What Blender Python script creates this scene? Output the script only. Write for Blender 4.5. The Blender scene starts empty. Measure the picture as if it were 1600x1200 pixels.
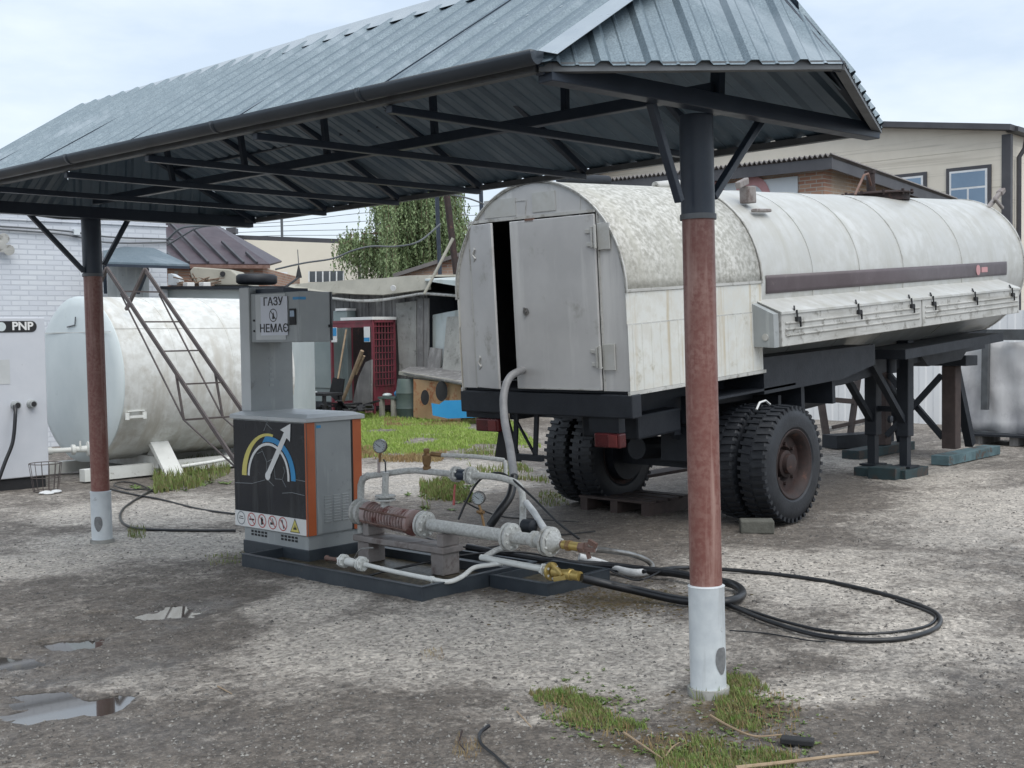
import bpy, math, random
import numpy as np
from mathutils import Vector, Matrix, noise
random.seed(7)
SC = bpy.context.scene
COL = SC.collection
# ---------------------------------------------------------------- camera (world X, Y follow the yard's two main directions)
F_PX, PITCH, ROLL, EYE, TH = 1900.0, .0411, .0141, 1.65, 2.405
_e = Vector((math.cos(TH), math.sin(TH))); _n = Vector((_e[1], -_e[0]))
RT = Vector((_n[0], _e[0], 0)); FW = Vector((_n[1], _e[1], 0)); UP = Vector((0, 0, 1))
_f = FW*math.cos(PITCH) - UP*math.sin(PITCH); _u = FW*math.sin(PITCH) + UP*math.cos(PITCH)
C_R = RT*math.cos(ROLL) - _u*math.sin(ROLL); C_U = RT*math.sin(ROLL) + _u*math.cos(ROLL)
cam = bpy.data.objects.new('camera', bpy.data.cameras.new('camera')); COL.objects.link(cam)
Mx = Matrix((C_R, C_U, -_f)).transposed().to_4x4(); Mx.translation = (0, 0, EYE)
cam.matrix_world = Mx
cam.data.sensor_width = 36; cam.data.lens = F_PX/1600*36; cam.data.clip_end = 2000; cam.data.clip_start = .05
SC.camera = cam
# ---------------------------------------------------------------- world, sun, exposure
SUN_EL, SUN_AZ = math.radians(58), math.radians(200)
w = bpy.data.worlds.new('World'); SC.world = w; w.use_nodes = True
nt = w.node_tree; nt.nodes.clear()
out = nt.nodes.new('ShaderNodeOutputWorld'); bg = nt.nodes.new('ShaderNodeBackground')
sky = nt.nodes.new('ShaderNodeTexSky'); sky.sky_type = 'NISHITA'; sky.sun_disc = False
sky.sun_elevation = SUN_EL; sky.sun_rotation = SUN_AZ; sky.air_density = 1.3; sky.dust_density = 2.0
tc = nt.nodes.new('ShaderNodeTexCoord'); mp = nt.nodes.new('ShaderNodeMapping'); mp.inputs['Scale'].default_value = (1.6, 1.6, 5.0)
nz = nt.nodes.new('ShaderNodeTexNoise'); nz.inputs['Scale'].default_value = 1.5; nz.inputs['Detail'].default_value = 7; nz.inputs['Roughness'].default_value = .55
rp = nt.nodes.new('ShaderNodeValToRGB'); rp.color_ramp.elements[0].position = .38; rp.color_ramp.elements[1].position = .62
rp.color_ramp.elements[0].color = (4.3, 5.05, 6.05, 1); rp.color_ramp.elements[1].color = (6.4, 6.85, 7.3, 1)
mx = nt.nodes.new('ShaderNodeMix'); mx.data_type = 'RGBA'; mx.inputs[0].default_value = .86
L = nt.links
L.new(tc.outputs['Generated'], mp.inputs[0]); L.new(mp.outputs[0], nz.inputs['Vector']); L.new(nz.outputs['Fac'], rp.inputs[0])
L.new(sky.outputs[0], mx.inputs[6]); L.new(rp.outputs[0], mx.inputs[7]); L.new(mx.outputs[2], bg.inputs[0])
bg.inputs[1].default_value = .1; L.new(bg.outputs[0], out.inputs[0])
sl = bpy.data.lights.new('sun', 'SUN'); sl.energy = 1.5; sl.angle = math.radians(60); sl.color = (1, .97, .92)
so = bpy.data.objects.new('sun', sl); COL.objects.link(so)
_sd = Vector((math.sin(SUN_AZ)*math.cos(SUN_EL), math.cos(SUN_AZ)*math.cos(SUN_EL), math.sin(SUN_EL)))
so.rotation_euler = _sd.to_track_quat('Z', 'Y').to_euler(); so.location = (0, 0, 30)
SC.view_settings.view_transform = 'Standard'; SC.view_settings.look = 'None'; SC.view_settings.exposure = .75; SC.view_settings.gamma = 1
try: SC.view_settings.use_curve_mapping = False
except Exception: pass
# ---------------------------------------------------------------- measuring helpers
def pix(px, py, X=None, Y=None, z=None, d=None):
    U = px-800; V = 600-py
    r = _f*F_PX + C_R*U + C_U*V
    if X is not None: t = X/r.x
    elif Y is not None: t = Y/r.y
    elif z is not None: t = (z-EYE)/r.z
    else: t = d/(r.dot(FW))
    return Vector((0, 0, EYE)) + r*t
def cw(xc, yc, z=0): v = RT*xc + FW*yc; return Vector((v.x, v.y, z))
# ---------------------------------------------------------------- mesh builder
class MB:
    def __init__(s): s.v = []; s.f = []
    def add(s, vs, fs):
        o = len(s.v); s.v += [tuple(x) for x in vs]; s.f += [tuple(i+o for i in f) for f in fs]; return s
    def box(s, x0, x1, y0, y1, z0, z1):
        vs = [(x, y, z) for z in (z0, z1) for y in (y0, y1) for x in (x0, x1)]
        return s.add(vs, [(0, 2, 3, 1), (4, 5, 7, 6), (0, 1, 5, 4), (2, 6, 7, 3), (0, 4, 6, 2), (1, 3, 7, 5)])
    def bar(s, p, q, w, h, up=(0, 0, 1)):
        p = Vector(p); q = Vector(q); d = (q-p).normalized(); up = Vector(up)
        if abs(d.dot(up)) > .99: up = Vector((1, 0, 0))
        a = d.cross(up).normalized(); b = a.cross(d).normalized()
        vs = [c + a*i*w/2 + b*j*h/2 for c in (p, q) for j in (-1, 1) for i in (-1, 1)]
        return s.add(vs, [(0, 1, 3, 2), (4, 6, 7, 5), (0, 4, 5, 1), (2, 3, 7, 6), (0, 2, 6, 4), (1, 5, 7, 3)])
    def tube(s, pts, r, n=10, cap=True):
        pts = [Vector(p) for p in pts]; k = len(pts); rs = r if isinstance(r, (list, tuple)) else [r]*k
        vs = []; fs = []; a = None
        for i, p in enumerate(pts):
            d = (pts[min(i+1, k-1)] - pts[max(i-1, 0)])
            if d.length < 1e-9: d = Vector((0, 0, 1))
            d.normalize()
            if a is None:
                a = d.cross(Vector((0, 0, 1)))
                if a.length < .05: a = d.cross(Vector((1, 0, 0)))
            a = (a - d*a.dot(d)).normalized(); b = d.cross(a)
            for j in range(n):
                t = 2*math.pi*j/n; vs.append(p + a*math.cos(t)*rs[i] + b*math.sin(t)*rs[i])
        for i in range(k-1):
            for j in range(n): fs.append((i*n+j, i*n+(j+1) % n, (i+1)*n+(j+1) % n, (i+1)*n+j))
        if cap: fs += [tuple(range(n-1, -1, -1)), tuple((k-1)*n+j for j in range(n))]
        return s.add(vs, fs)
    def cyl(s, p, q, r, r2=None, n=20): return s.tube([p, q], [r, r if r2 is None else r2], n)
    def lathe(s, p, ax, prof, n=32, close=False):
        # prof: list of (distance along axis, radius)
        p = Vector(p); ax = Vector(ax).normalized(); a = ax.cross(Vector((0, 0, 1)))
        if a.length < .05: a = ax.cross(Vector((1, 0, 0)))
        a.normalize(); b = ax.cross(a); vs = []; fs = []
        for (d, r) in prof:
            for j in range(n):
                t = 2*math.pi*j/n; vs.append(p + ax*d + (a*math.cos(t) + b*math.sin(t))*max(r, 1e-4))
        k = len(prof)
        for i in range(k-1 + (1 if close else 0)):
            i2 = (i+1) % k
            for j in range(n): fs.append((i*n+j, i2*n+j, i2*n+(j+1) % n, i*n+(j+1) % n))
        if not close: fs += [tuple(range(n)), tuple((k-1)*n+j for j in range(n-1, -1, -1))]
        return s.add(vs, fs)
    def prism(s, poly, ext):
        ext = Vector(ext); k = len(poly); vs = [Vector(p) for p in poly]; vs += [v+ext for v in vs]
        fs = [tuple(range(k-1, -1, -1)), tuple(range(k, 2*k))] + [(i, (i+1) % k, k+(i+1) % k, k+i) for i in range(k)]
        return s.add(vs, fs)
    def sphere(s, c, r, n=10, sc=(1, 1, 1)):
        c = Vector(c); vs = []; fs = []; m = n//2
        for i in range(m+1):
            for j in range(n):
                a = math.pi*i/m; t = 2*math.pi*j/n
                vs.append(c + Vector((math.sin(a)*math.cos(t)*r*sc[0], math.sin(a)*math.sin(t)*r*sc[1], math.cos(a)*r*sc[2])))
        for i in range(m):
            for j in range(n): fs.append((i*n+j, (i+1)*n+j, (i+1)*n+(j+1) % n, i*n+(j+1) % n))
        return s.add(vs, fs)
    def rock(s, c, r, sq=.6):
        c = Vector(c); vs = []
        for d in [(1, 0, 0), (-1, 0, 0), (0, 1, 0), (0, -1, 0), (0, 0, 1), (0, 0, -1)]:
            k = r*random.uniform(.6, 1.1); vs.append(c + Vector((d[0]*k, d[1]*k, d[2]*k*sq)))
        return s.add(vs, [(0, 2, 4), (2, 1, 4), (1, 3, 4), (3, 0, 4), (2, 0, 5), (1, 2, 5), (3, 1, 5), (0, 3, 5)])
    def build(s, name, mat, parent=None, smooth=None, bevel=0, local=False, solid=0):
        me = bpy.data.meshes.new(name); vs = s.v
        if parent is not None and not local:
            inv = gmat(parent).inverted(); vs = [inv @ Vector(v) for v in vs]
        loc = Vector((0, 0, 0))
        if parent is None and not local and vs:
            A = np.array([tuple(v) for v in vs]); lo = A.min(0); hi = A.max(0)
            loc = Vector(((lo[0]+hi[0])/2, (lo[1]+hi[1])/2, lo[2])); vs = [tuple(x) for x in (A-np.array(loc))]
        me.from_pydata([tuple(v) for v in vs], [], s.f); me.update()
        bm_fix(me)
        me.materials.append(mat)
        if smooth is not None:
            me.shade_smooth(); me.set_sharp_from_angle(angle=math.radians(smooth))
        o = bpy.data.objects.new(name, me); COL.objects.link(o); o.location = loc
        if parent is not None: o.parent = parent
        if solid:
            m = o.modifiers.new('solid', 'SOLIDIFY'); m.thickness = solid; m.offset = 0
        if bevel:
            m = o.modifiers.new('bevel', 'BEVEL'); m.width = bevel; m.segments = 2; m.limit_method = 'ANGLE'; m.angle_limit = math.radians(40)
        return o
def bm_fix(me):
    import bmesh
    bm = bmesh.new(); bm.from_mesh(me); bmesh.ops.recalc_face_normals(bm, faces=bm.faces); bm.to_mesh(me); bm.free()
def gmat(o):
    m = Matrix.Identity(4)
    while o is not None: m = Matrix.LocRotScale(o.location, o.rotation_euler, o.scale) @ m; o = o.parent
    return m
def thing(name, label, cat, loc=(0, 0, 0), rot=(0, 0, 0), group=None):
    o = bpy.data.objects.new(name, None); COL.objects.link(o); o.location = loc; o.rotation_euler = rot; o.empty_display_size = .1
    return tag(o, label, cat, group)
def tag(o, label=None, cat=None, group=None, kind=None):
    if label: o['label'] = label
    if cat: o['category'] = cat
    if group: o['group'] = group
    if kind: o['kind'] = kind
    return o
def copy_tree(o, parent=None):
    c = o.copy(); COL.objects.link(c)
    if parent is not None: c.parent = parent
    for ch in list(o.children): copy_tree(ch, c)
    return c
def text(name, s, size, org, right, up, mat, parent, ext=.0015, sx=1, off=0):
    cu = bpy.data.curves.new(name, 'FONT'); cu.body = s; cu.size = size; cu.align_x = 'CENTER'; cu.align_y = 'CENTER'; cu.extrude = ext; cu.offset = off
    t = bpy.data.objects.new('tmp', cu); COL.objects.link(t)
    me = bpy.data.meshes.new_from_object(t.evaluated_get(bpy.context.evaluated_depsgraph_get())); bpy.data.objects.remove(t)
    R = Vector(right).normalized(); U = Vector(up).normalized(); N = R.cross(U)
    inv = gmat(parent).inverted()
    for v in me.vertices: v.co = inv @ (Vector(org) + R*v.co.x*sx + U*v.co.y + N*v.co.z)
    me.materials.clear(); me.materials.append(mat)
    o = bpy.data.objects.new(name, me); COL.objects.link(o); o.parent = parent; return o
def curve(pts, n=8):
    P = [Vector(p) for p in pts]; P = [P[0]*2-P[1]] + P + [P[-1]*2-P[-2]]; o = []
    for i in range(1, len(P)-2):
        for k in range(n):
            t = k/n; a, b, c, d = P[i-1], P[i], P[i+1], P[i+2]
            o.append(.5*((2*b) + (c-a)*t + (2*a-5*b+4*c-d)*t*t + (3*b-a-3*c+d)*t**3))
    o.append(P[-2]); return o
# ---------------------------------------------------------------- materials
def mk(name, c, c2=None, s=3, r=.6, m=0, b=.1, bs=40, st=None, sk=None, spec=.5, rv=.12, fine=None, xf=None):
    mt = bpy.data.materials.new(name); mt.use_nodes = True; t = mt.node_tree; N = t.nodes; K = t.links
    bs_ = N['Principled BSDF']; tc = N.new('ShaderNodeTexCoord')
    def noi(scale, det=5, sc3=None, rough=.6):
        n = N.new('ShaderNodeTexNoise'); n.inputs['Scale'].default_value = scale; n.inputs['Detail'].default_value = det; n.inputs['Roughness'].default_value = rough
        if sc3:
            q = N.new('ShaderNodeMapping'); q.inputs['Scale'].default_value = sc3; K.new(tc.outputs['Object'], q.inputs[0]); K.new(q.outputs[0], n.inputs['Vector'])
        else: K.new(tc.outputs['Object'], n.inputs['Vector'])
        return n
    def ramp(src, lo, hi):
        q = N.new('ShaderNodeMapRange'); q.inputs[1].default_value = lo; q.inputs[2].default_value = hi; K.new(src, q.inputs[0]); return q.outputs[0]
    def mix(f, a, bb):
        q = N.new('ShaderNodeMix'); q.data_type = 'RGBA'
        K.new(f, q.inputs[0])
        for i, v in ((6, a), (7, bb)):
            if isinstance(v, tuple): q.inputs[i].default_value = (*v, 1)
            else: K.new(v, q.inputs[i])
        return q.outputs[2]
    c2 = c2 or tuple(x*.8 for x in c)
    col = mix(ramp(noi(s).outputs['Fac'], .35, .65), c, c2)
    if fine: col = mix(ramp(noi(fine[1], 3).outputs['Fac'], .4, .62), col, fine[0])
    if st: col = mix(ramp(noi(st[1], 8, rough=.7).outputs['Fac'], st[2], st[3]), col, st[0])
    if sk: col = mix(ramp(noi(sk[1], 6, sk[4] if len(sk) > 4 else (1, 1, .06)).outputs['Fac'], sk[2], sk[3]), col, sk[0])
    K.new(col, bs_.inputs['Base Color'])
    bs_.inputs['Metallic'].default_value = m; bs_.inputs['Specular IOR Level'].default_value = spec
    rr = N.new('ShaderNodeMapRange'); rr.inputs[3].default_value = max(.02, r-rv); rr.inputs[4].default_value = min(1, r+rv); K.new(noi(s*2.3).outputs['Fac'], rr.inputs[0]); K.new(rr.outputs[0], bs_.inputs['Roughness'])
    if b:
        bu = N.new('ShaderNodeBump'); bu.inputs['Strength'].default_value = b; bu.inputs['Distance'].default_value = .01
        K.new(noi(bs, 4).outputs['Fac'], bu.inputs['Height']); K.new(bu.outputs[0], bs_.inputs['Normal'])
    return mt
def brick(name, c1, c2, mortar, ax='Y', bw=.25, bh=.077, st=None, r=.85, mort=.01):
    mt = bpy.data.materials.new(name); mt.use_nodes = True; t = mt.node_tree; N = t.nodes; K = t.links; B = N['Principled BSDF']
    tc = N.new('ShaderNodeTexCoord'); sp = N.new('ShaderNodeSeparateXYZ'); cb = N.new('ShaderNodeCombineXYZ')
    K.new(tc.outputs['Object'], sp.inputs[0]); K.new(sp.outputs['XYZ'.index(ax)], cb.inputs[0]); K.new(sp.outputs[2], cb.inputs[1])
    br = N.new('ShaderNodeTexBrick'); K.new(cb.outputs[0], br.inputs['Vector']); br.inputs['Scale'].default_value = 1
    br.inputs['Brick Width'].default_value = bw; br.inputs['Row Height'].default_value = bh; br.inputs['Mortar Size'].default_value = mort
    br.inputs['Color1'].default_value = (*c1, 1); br.inputs['Color2'].default_value = (*c2, 1); br.inputs['Mortar'].default_value = (*mortar, 1)
    nz = N.new('ShaderNodeTexNoise'); nz.inputs['Scale'].default_value = 1.6; nz.inputs['Detail'].default_value = 8; K.new(tc.outputs['Object'], nz.inputs['Vector'])
    mr = N.new('ShaderNodeMapRange'); mr.inputs[1].default_value = .5; mr.inputs[2].default_value = .75; K.new(nz.outputs['Fac'], mr.inputs[0])
    mx = N.new('ShaderNodeMix'); mx.data_type = 'RGBA'; K.new(mr.outputs[0], mx.inputs[0]); K.new(br.outputs['Color'], mx.inputs[6]); mx.inputs[7].default_value = (*(st or tuple(x*.6 for x in c1)), 1)
    K.new(mx.outputs[2], B.inputs['Base Color']); B.inputs['Roughness'].default_value = r
    bu = N.new('ShaderNodeBump'); bu.inputs['Strength'].default_value = .6; bu.inputs['Distance'].default_value = .01; bu.invert = True; K.new(br.outputs['Fac'], bu.inputs['Height']); K.new(bu.outputs[0], B.inputs['Normal'])
    return mt
MT = {}
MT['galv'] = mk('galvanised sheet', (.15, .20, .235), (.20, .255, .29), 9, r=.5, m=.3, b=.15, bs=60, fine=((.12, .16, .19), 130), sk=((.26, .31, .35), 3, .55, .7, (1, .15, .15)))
MT['under'] = mk('shaded sheet underside', (.085, .13, .175), (.115, .165, .21), 4, r=.4, b=.1, sk=((.14, .185, .225), 3, .5, .7, (1, .15, .15)))  # galvanised sheet seen from below, roof shade put into its colour
MT['galvlight'] = mk('new galvanised flashing', (.42, .47, .50), (.36, .41, .45), 5, r=.3, m=.5, b=.08)
MT['darkbrown'] = mk('dark brown timber', (.045, .032, .03), (.07, .05, .045), 6, r=.8, b=.2)
MT['darkglass'] = mk('dark window glass', (.05, .06, .07), (.08, .09, .1), 1, r=.1, b=0)
MT['frame'] = mk('dark painted steel', (.016, .025, .042), (.026, .038, .058), 5, r=.4, m=0, b=.05)
MT['gutter'] = mk('graphite gutter', (.022, .03, .04), (.035, .044, .055), 3, r=.35, m=.2, b=.05)
MT['frame_light'] = mk('grey steel angle', (.13, .14, .15), (.09, .095, .1), 6, r=.5, m=.3)
MT['sootmark'] = mk('dark stain', (.13, .135, .14), (.2, .205, .21), 30, r=.7, b=0)
MT['redpost'] = mk('red oxide painted pipe', (.185, .08, .065), (.24, .125, .105), 6, r=.42, b=.12, bs=60, fine=((.17, .062, .05), 45), sk=((.33, .21, .18), 16, .52, .70, (1, 1, .08)), st=((.09, .04, .035), 16, .68, .72))
MT['whitesleeve'] = mk('white pipe sleeve', (.62, .66, .68), (.5, .54, .57), 8, r=.45, b=.1, st=((.12, .12, .12), 9, .63, .7), sk=((.35, .36, .36), 10, .6, .75))
MT['tyre_black'] = mk('tyre rubber', (.008, .010, .014), (.018, .021, .027), 6, r=.55, b=.25, bs=45, st=((.05, .048, .043), 5, .64, .78))
MT['rust'] = mk('rusty rim', (.036, .019, .017), (.02, .014, .014), 8, r=.75, b=.3, bs=30, st=((.11, .05, .035), 10, .58, .72))
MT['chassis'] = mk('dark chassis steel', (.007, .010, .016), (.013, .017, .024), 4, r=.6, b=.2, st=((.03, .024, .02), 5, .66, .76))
MT['alu'] = mk('weathered white tank paint', (.44, .445, .43), (.55, .555, .54), 1.2, r=.4, m=.1, b=.08, bs=14, st=((.34, .335, .30), 3.5, .6, .8), sk=((.40, .395, .355), 5, .5, .72, (1, .12, .12)), fine=((.44, .44, .415), 6))
MT['aludirt'] = mk('mottled dirty arch sheet', (.56, .555, .52), (.47, .465, .43), 3, r=.6, m=.05, b=.3, bs=22, fine=((.33, .325, .29), 24), st=((.29, .285, .25), 12, .5, .75), sk=((.40, .395, .35), 4, .5, .68, (1, .15, .15)))
MT['door'] = mk('grey aluminium door', (.44, .44, .44), (.55, .55, .545), 1.3, r=.42, m=.12, b=.06, bs=6, st=((.26, .25, .22), 3.2, .58, .75), sk=((.60, .60, .59), 2.2, .53, .68, (1, 2.2, .25)))
MT['sidewhite'] = mk('white painted side sheet', (.55, .56, .535), (.64, .65, .62), 1.5, r=.5, b=.08, sk=((.42, .34, .21), 9, .54, .70, (1, 1, .05)), st=((.33, .30, .22), 4, .58, .74), fine=((.57, .565, .52), 12))
MT['locker'] = mk('locker paint', (.42, .42, .40), (.53, .53, .51), 3, r=.5, m=.1, b=.1, st=((.14, .13, .11), 8, .54, .68), sk=((.3, .29, .26), 8, .52, .7, (.1, 1, 1)))
MT['stripe'] = mk('brown tank stripe', (.085, .068, .075), (.11, .09, .10), 3, r=.5, b=.05, st=((.2, .18, .17), 6, .62, .8))
MT['rustmetal'] = mk('rusty metal', (.14, .075, .055), (.2, .13, .11), 9, r=.8, b=.3)
MT['black'] = mk('black rubber', (.008, .009, .011), (.016, .017, .02), 8, r=.35, b=.05)
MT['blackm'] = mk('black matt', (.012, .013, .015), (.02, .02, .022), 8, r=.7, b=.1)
MT['dispgrey'] = mk('grey dispenser paint', (.27, .29, .295), (.32, .34, .345), 2.5, r=.42, b=.05, st=((.17, .175, .17), 7, .6, .76), sk=((.38, .40, .40), 14, .56, .7, (1, 1, .1)))
MT['displight'] = mk('light grey dispenser paint', (.44, .46, .465), (.52, .54, .545), 3, r=.4, b=.04, st=((.2, .2, .19), 7, .66, .8))
MT['dispfade'] = mk('faded print', (.36, .38, .385), (.30, .32, .325), 30, r=.5, b=0)
MT['joint'] = mk('cladding joint', (.50, .47, .39), (.54, .5, .42), 2, r=.7, b=0)
MT['orange'] = mk('orange corner trim', (.48, .125, .045), (.41, .10, .035), 4, r=.4, b=.03, st=((.24, .06, .03), 10, .66, .76))
MT['panelblack'] = mk('dark glossy panel', (.012, .016, .022), (.018, .022, .03), 4, r=.16, b=.03, rv=.08, st=((.05, .055, .06), 9, .60, .74), sk=((.04, .045, .05), 10, .56, .72, (1, 1, .08)))
MT['white'] = mk('white sticker', (.74, .74, .73), (.68, .68, .67), 5, r=.45, b=0, st=((.5, .48, .44), 9, .64, .8))
MT['paper'] = mk('white paper notice', (.66, .68, .74), (.6, .62, .68), 5, r=.7, b=.03)
MT['yellow'] = mk('yellow print', (.66, .58, .17), (.60, .52, .14), 4, r=.45, b=0, st=((.35, .31, .14), 22, .6, .7))
MT['blue'] = mk('blue print', (.03, .27, .54), (.03, .23, .48), 4, r=.45, b=0, st=((.05, .13, .22), 22, .6, .7))
MT['redprint'] = mk('red print', (.42, .08, .08), (.5, .14, .12), 20, r=.5, b=0)
MT['ink'] = mk('black ink', (.02, .02, .022), None, 4, r=.5, b=0)
MT['crack'] = mk('grey crack lines', (.28, .3, .31), (.2, .22, .23), 9, r=.5, b=0)
MT['pipegrey'] = mk('grey painted pipe', (.50, .505, .485), (.60, .605, .58), 6, r=.5, b=.12, bs=50, st=((.2, .18, .15), 9, .57, .70), fine=((.42, .42, .40), 60))
MT['pipewhite'] = mk('white painted pipe', (.72, .73, .70), (.64, .65, .62), 6, r=.45, b=.12, bs=50, st=((.3, .27, .23), 14, .62, .74))
MT['pumpred'] = mk('pump red brown grey paint', (.34, .22, .20), (.40, .34, .33), 7, r=.6, b=.25, bs=50, st=((.17, .07, .06), 6, .5, .62))
MT['bracket'] = mk('dirty grey bracket', (.20, .175, .165), (.28, .26, .25), 6, r=.6, b=.15, st=((.13, .10, .09), 7, .52, .66))
MT['hosegrey'] = mk('grey hose', (.20, .20, .205), (.28, .28, .285), 8, r=.45, b=.2, bs=80)
MT['darkstone'] = mk('dirty dark concrete', (.11, .11, .095), (.075, .075, .065), 9, r=.9, b=.6, bs=40)
MT['brass'] = mk('brass', (.42, .30, .09), (.5, .38, .14), 9, r=.4, m=.5, b=.1, st=((.2, .13, .06), 14, .58, .72))
MT['bronze'] = mk('old bronze valve', (.22, .13, .06), (.3, .19, .09), 12, r=.5, m=.5, b=.2)
MT['steel'] = mk('worn steel', (.35, .35, .34), (.22, .21, .2), 9, r=.35, m=.8, b=.15)
MT['dial'] = mk('gauge dial', (.42, .45, .46), (.36, .39, .4), 9, r=.2, b=0)
MT['insul'] = mk('white foam wrap', (.62, .63, .63), (.52, .53, .53), 15, r=.7, b=.5, bs=30, st=((.3, .3, .3), 12, .62, .7))
MT['tray'] = mk('dark skid steel', (.03, .038, .048), (.045, .055, .065), 5, r=.38, b=.15, st=((.09, .075, .06), 7, .62, .74))
MT['traydirt'] = mk('wet dirt in tray', (.085, .068, .04), (.13, .11, .07), 7, r=.4, b=.8, bs=25, fine=((.02, .017, .012), 40))
MT['tankwhite'] = mk('white storage tank', (.62, .63, .61), (.72, .73, .71), 1.1, r=.42, b=.06, bs=10, st=((.42, .40, .35), 3, .54, .74), sk=((.47, .45, .40), 6, .52, .70, (1, .2, .12)), fine=((.55, .55, .52), 8))
MT['tankend'] = mk('pale blue tank end', (.53, .59, .60), (.60, .655, .66), 1.5, r=.4, b=.04, st=((.44, .5, .5), 4, .62, .78))
MT['rail'] = mk('stair steel', (.06, .05, .05), (.10, .08, .075), 6, r=.6, b=.1)
MT['pnpgrey'] = mk('pale grey cabinet', (.50, .525, .57), (.56, .58, .62), 2, r=.4, b=.03, st=((.33, .345, .37), 4, .64, .8))
MT['brickwhite'] = brick('white painted brick', (.60, .63, .67), (.54, .57, .62), (.47, .50, .55), 'X', st=(.52, .55, .60), bh=.078, bw=.26)
MT['brickred'] = brick('old red brick', (.32, .16, .11), (.42, .26, .18), (.40, .36, .32), 'Y', st=(.38, .3, .24))
MT['brickpale'] = brick('pale mixed brick', (.40, .28, .19), (.34, .22, .15), (.46, .41, .36), 'X', st=(.34, .28, .22))
MT['siding'] = mk('beige siding', (.66, .61, .52), (.70, .65, .56), 2, r=.6, b=.03, sk=((.47, .43, .36), 3, .56, .7, (.05, .05, 3)))
MT['beigefar'] = mk('far beige wall', (.70, .65, .55), (.73, .68, .58), 1, r=.7, b=0)
MT['trimdark'] = mk('dark trim', (.05, .05, .058), (.07, .07, .078), 2, r=.5, b=.03)
MT['slate'] = mk('corrugated fibre cement', (.12, .11, .11), (.17, .16, .155), 2, r=.85, b=.2)
MT['glass'] = mk('window glass', (.12, .2, .3), (.16, .25, .36), 1, r=.08, b=0, spec=.9)
MT['pvc'] = mk('white window frame', (.72, .74, .75), None, 3, r=.4, b=0)
MT['brownroof'] = mk('brown metal roof', (.045, .032, .042), (.065, .048, .058), 2, r=.5, b=.05, st=((.09, .065, .065), 4, .6, .75))
MT['felt'] = mk('bitumen felt edge', (.40, .385, .33), (.32, .31, .265), 2, r=.85, b=.3, bs=12, st=((.2, .195, .15), 3, .58, .72))
MT['oldwood'] = mk('weathered grey boards', (.20, .195, .19), (.12, .117, .117), 3, r=.85, b=.3, sk=((.27, .265, .26), 9, .5, .66, (1, 1, .08)), st=((.33, .33, .32), 4, .6, .72))
MT['concrete'] = mk('stained concrete', (.36, .36, .34), (.26, .26, .245), 3, r=.85, b=.4, bs=25, st=((.13, .13, .12), 5, .55, .68))
MT['wood'] = mk('raw wood', (.24, .17, .11), (.33, .25, .165), 9, r=.75, b=.2, bs=30)
MT['bark'] = mk('bark', (.15, .10, .07), (.22, .16, .12), 9, r=.9, b=.5, bs=40)
MT['teal'] = mk('teal painted timber', (.025, .05, .056), (.015, .028, .032), 3, r=.7, b=.2, st=((.05, .04, .035), 6, .5, .62))
MT['tealbright'] = mk('chipped teal paint', (.11, .18, .20), (.05, .09, .10), 4, r=.7, b=.2, st=((.07, .05, .04), 6, .55, .62))
MT['crimson'] = mk('crimson painted steel', (.15, .026, .04), (.21, .045, .06), 4, r=.5, b=.1, st=((.09, .05, .045), 5, .52, .68))
MT['cab_teal'] = mk('grey green cabinet', (.19, .235, .235), (.24, .285, .285), 2, r=.5, b=.05, st=((.12, .14, .14), 4, .62, .75))
MT['plyorange'] = mk('orange ply', (.42, .25, .13), (.47, .33, .19), 2, r=.7, b=.1, st=((.36, .14, .06), 4, .53, .62))
MT['bluepaint'] = mk('bright blue panel', (.02, .24, .50), (.03, .28, .55), 2, r=.5, b=.05, st=((.10, .26, .40), 6, .56, .72))
MT['barrel'] = mk('dull green barrel', (.07, .10, .095), (.10, .135, .12), 4, r=.5, b=.1)
MT['sheetwhite'] = mk('pale plastic sheet', (.50, .56, .56), (.58, .63, .63), 3, r=.35, b=.15, bs=6, sk=((.42, .45, .43), 5, .5, .65, (1, 1, .15)))
MT['fencewhite'] = mk('white fence sheet', (.76, .77, .78), (.70, .71, .72), 1, r=.6, b=.02)
MT['banner'] = mk('banner sheet', (.56, .60, .63), (.52, .56, .6), 2, r=.6, b=.02)
MT['bannerred'] = mk('faded red lettering', (.50, .27, .28), (.45, .23, .24), 6, r=.6, b=0)
MT['leaf'] = mk('foliage', (.17, .24, .11), (.115, .175, .075), .9, r=.6, b=0, fine=((.21, .28, .13), 3))
MT['grass'] = mk('grass blades', (.27, .40, .06), (.19, .32, .045), 3, r=.65, b=0, fine=((.30, .36, .11), 14))
MT['straw'] = mk('dry straw', (.34, .27, .13), (.24, .15, .07), 9, r=.8, b=0)
MT['broadleaf'] = mk('weed leaves', (.09, .15, .035), (.13, .18, .05), 12, r=.55, b=0)
MT['weed'] = mk('weed blades', (.12, .22, .04), (.18, .25, .06), 6, r=.7, b=0, fine=((.2, .16, .08), 25))
MT['moss'] = mk('mossy litter', (.10, .065, .025), (.065, .055, .022), 20, r=.8, b=.3)
MT['stone'] = mk('pebbles', (.085, .08, .073), (.15, .14, .128), 13, r=.6, b=.1, fine=((.27, .26, .24), 60), st=((.045, .042, .04), 31, .5, .6))
MT['clod'] = mk('grey brown clods', (.06, .053, .047), (.22, .20, .175), 17, r=.55, b=.3, bs=60, fine=((.035, .032, .03), 31))
MT['lens'] = mk('dirty red lens', (.17, .028, .026), (.11, .02, .02), 9, r=.4, b=0)
MT['taillight'] = mk('tail lamp lens', (.10, .016, .017), (.06, .010, .012), 8, r=.25, b=.05)
MT['cable'] = mk('grey overhead wire', (.10, .11, .12), None, 2, r=.6, b=0)
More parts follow.
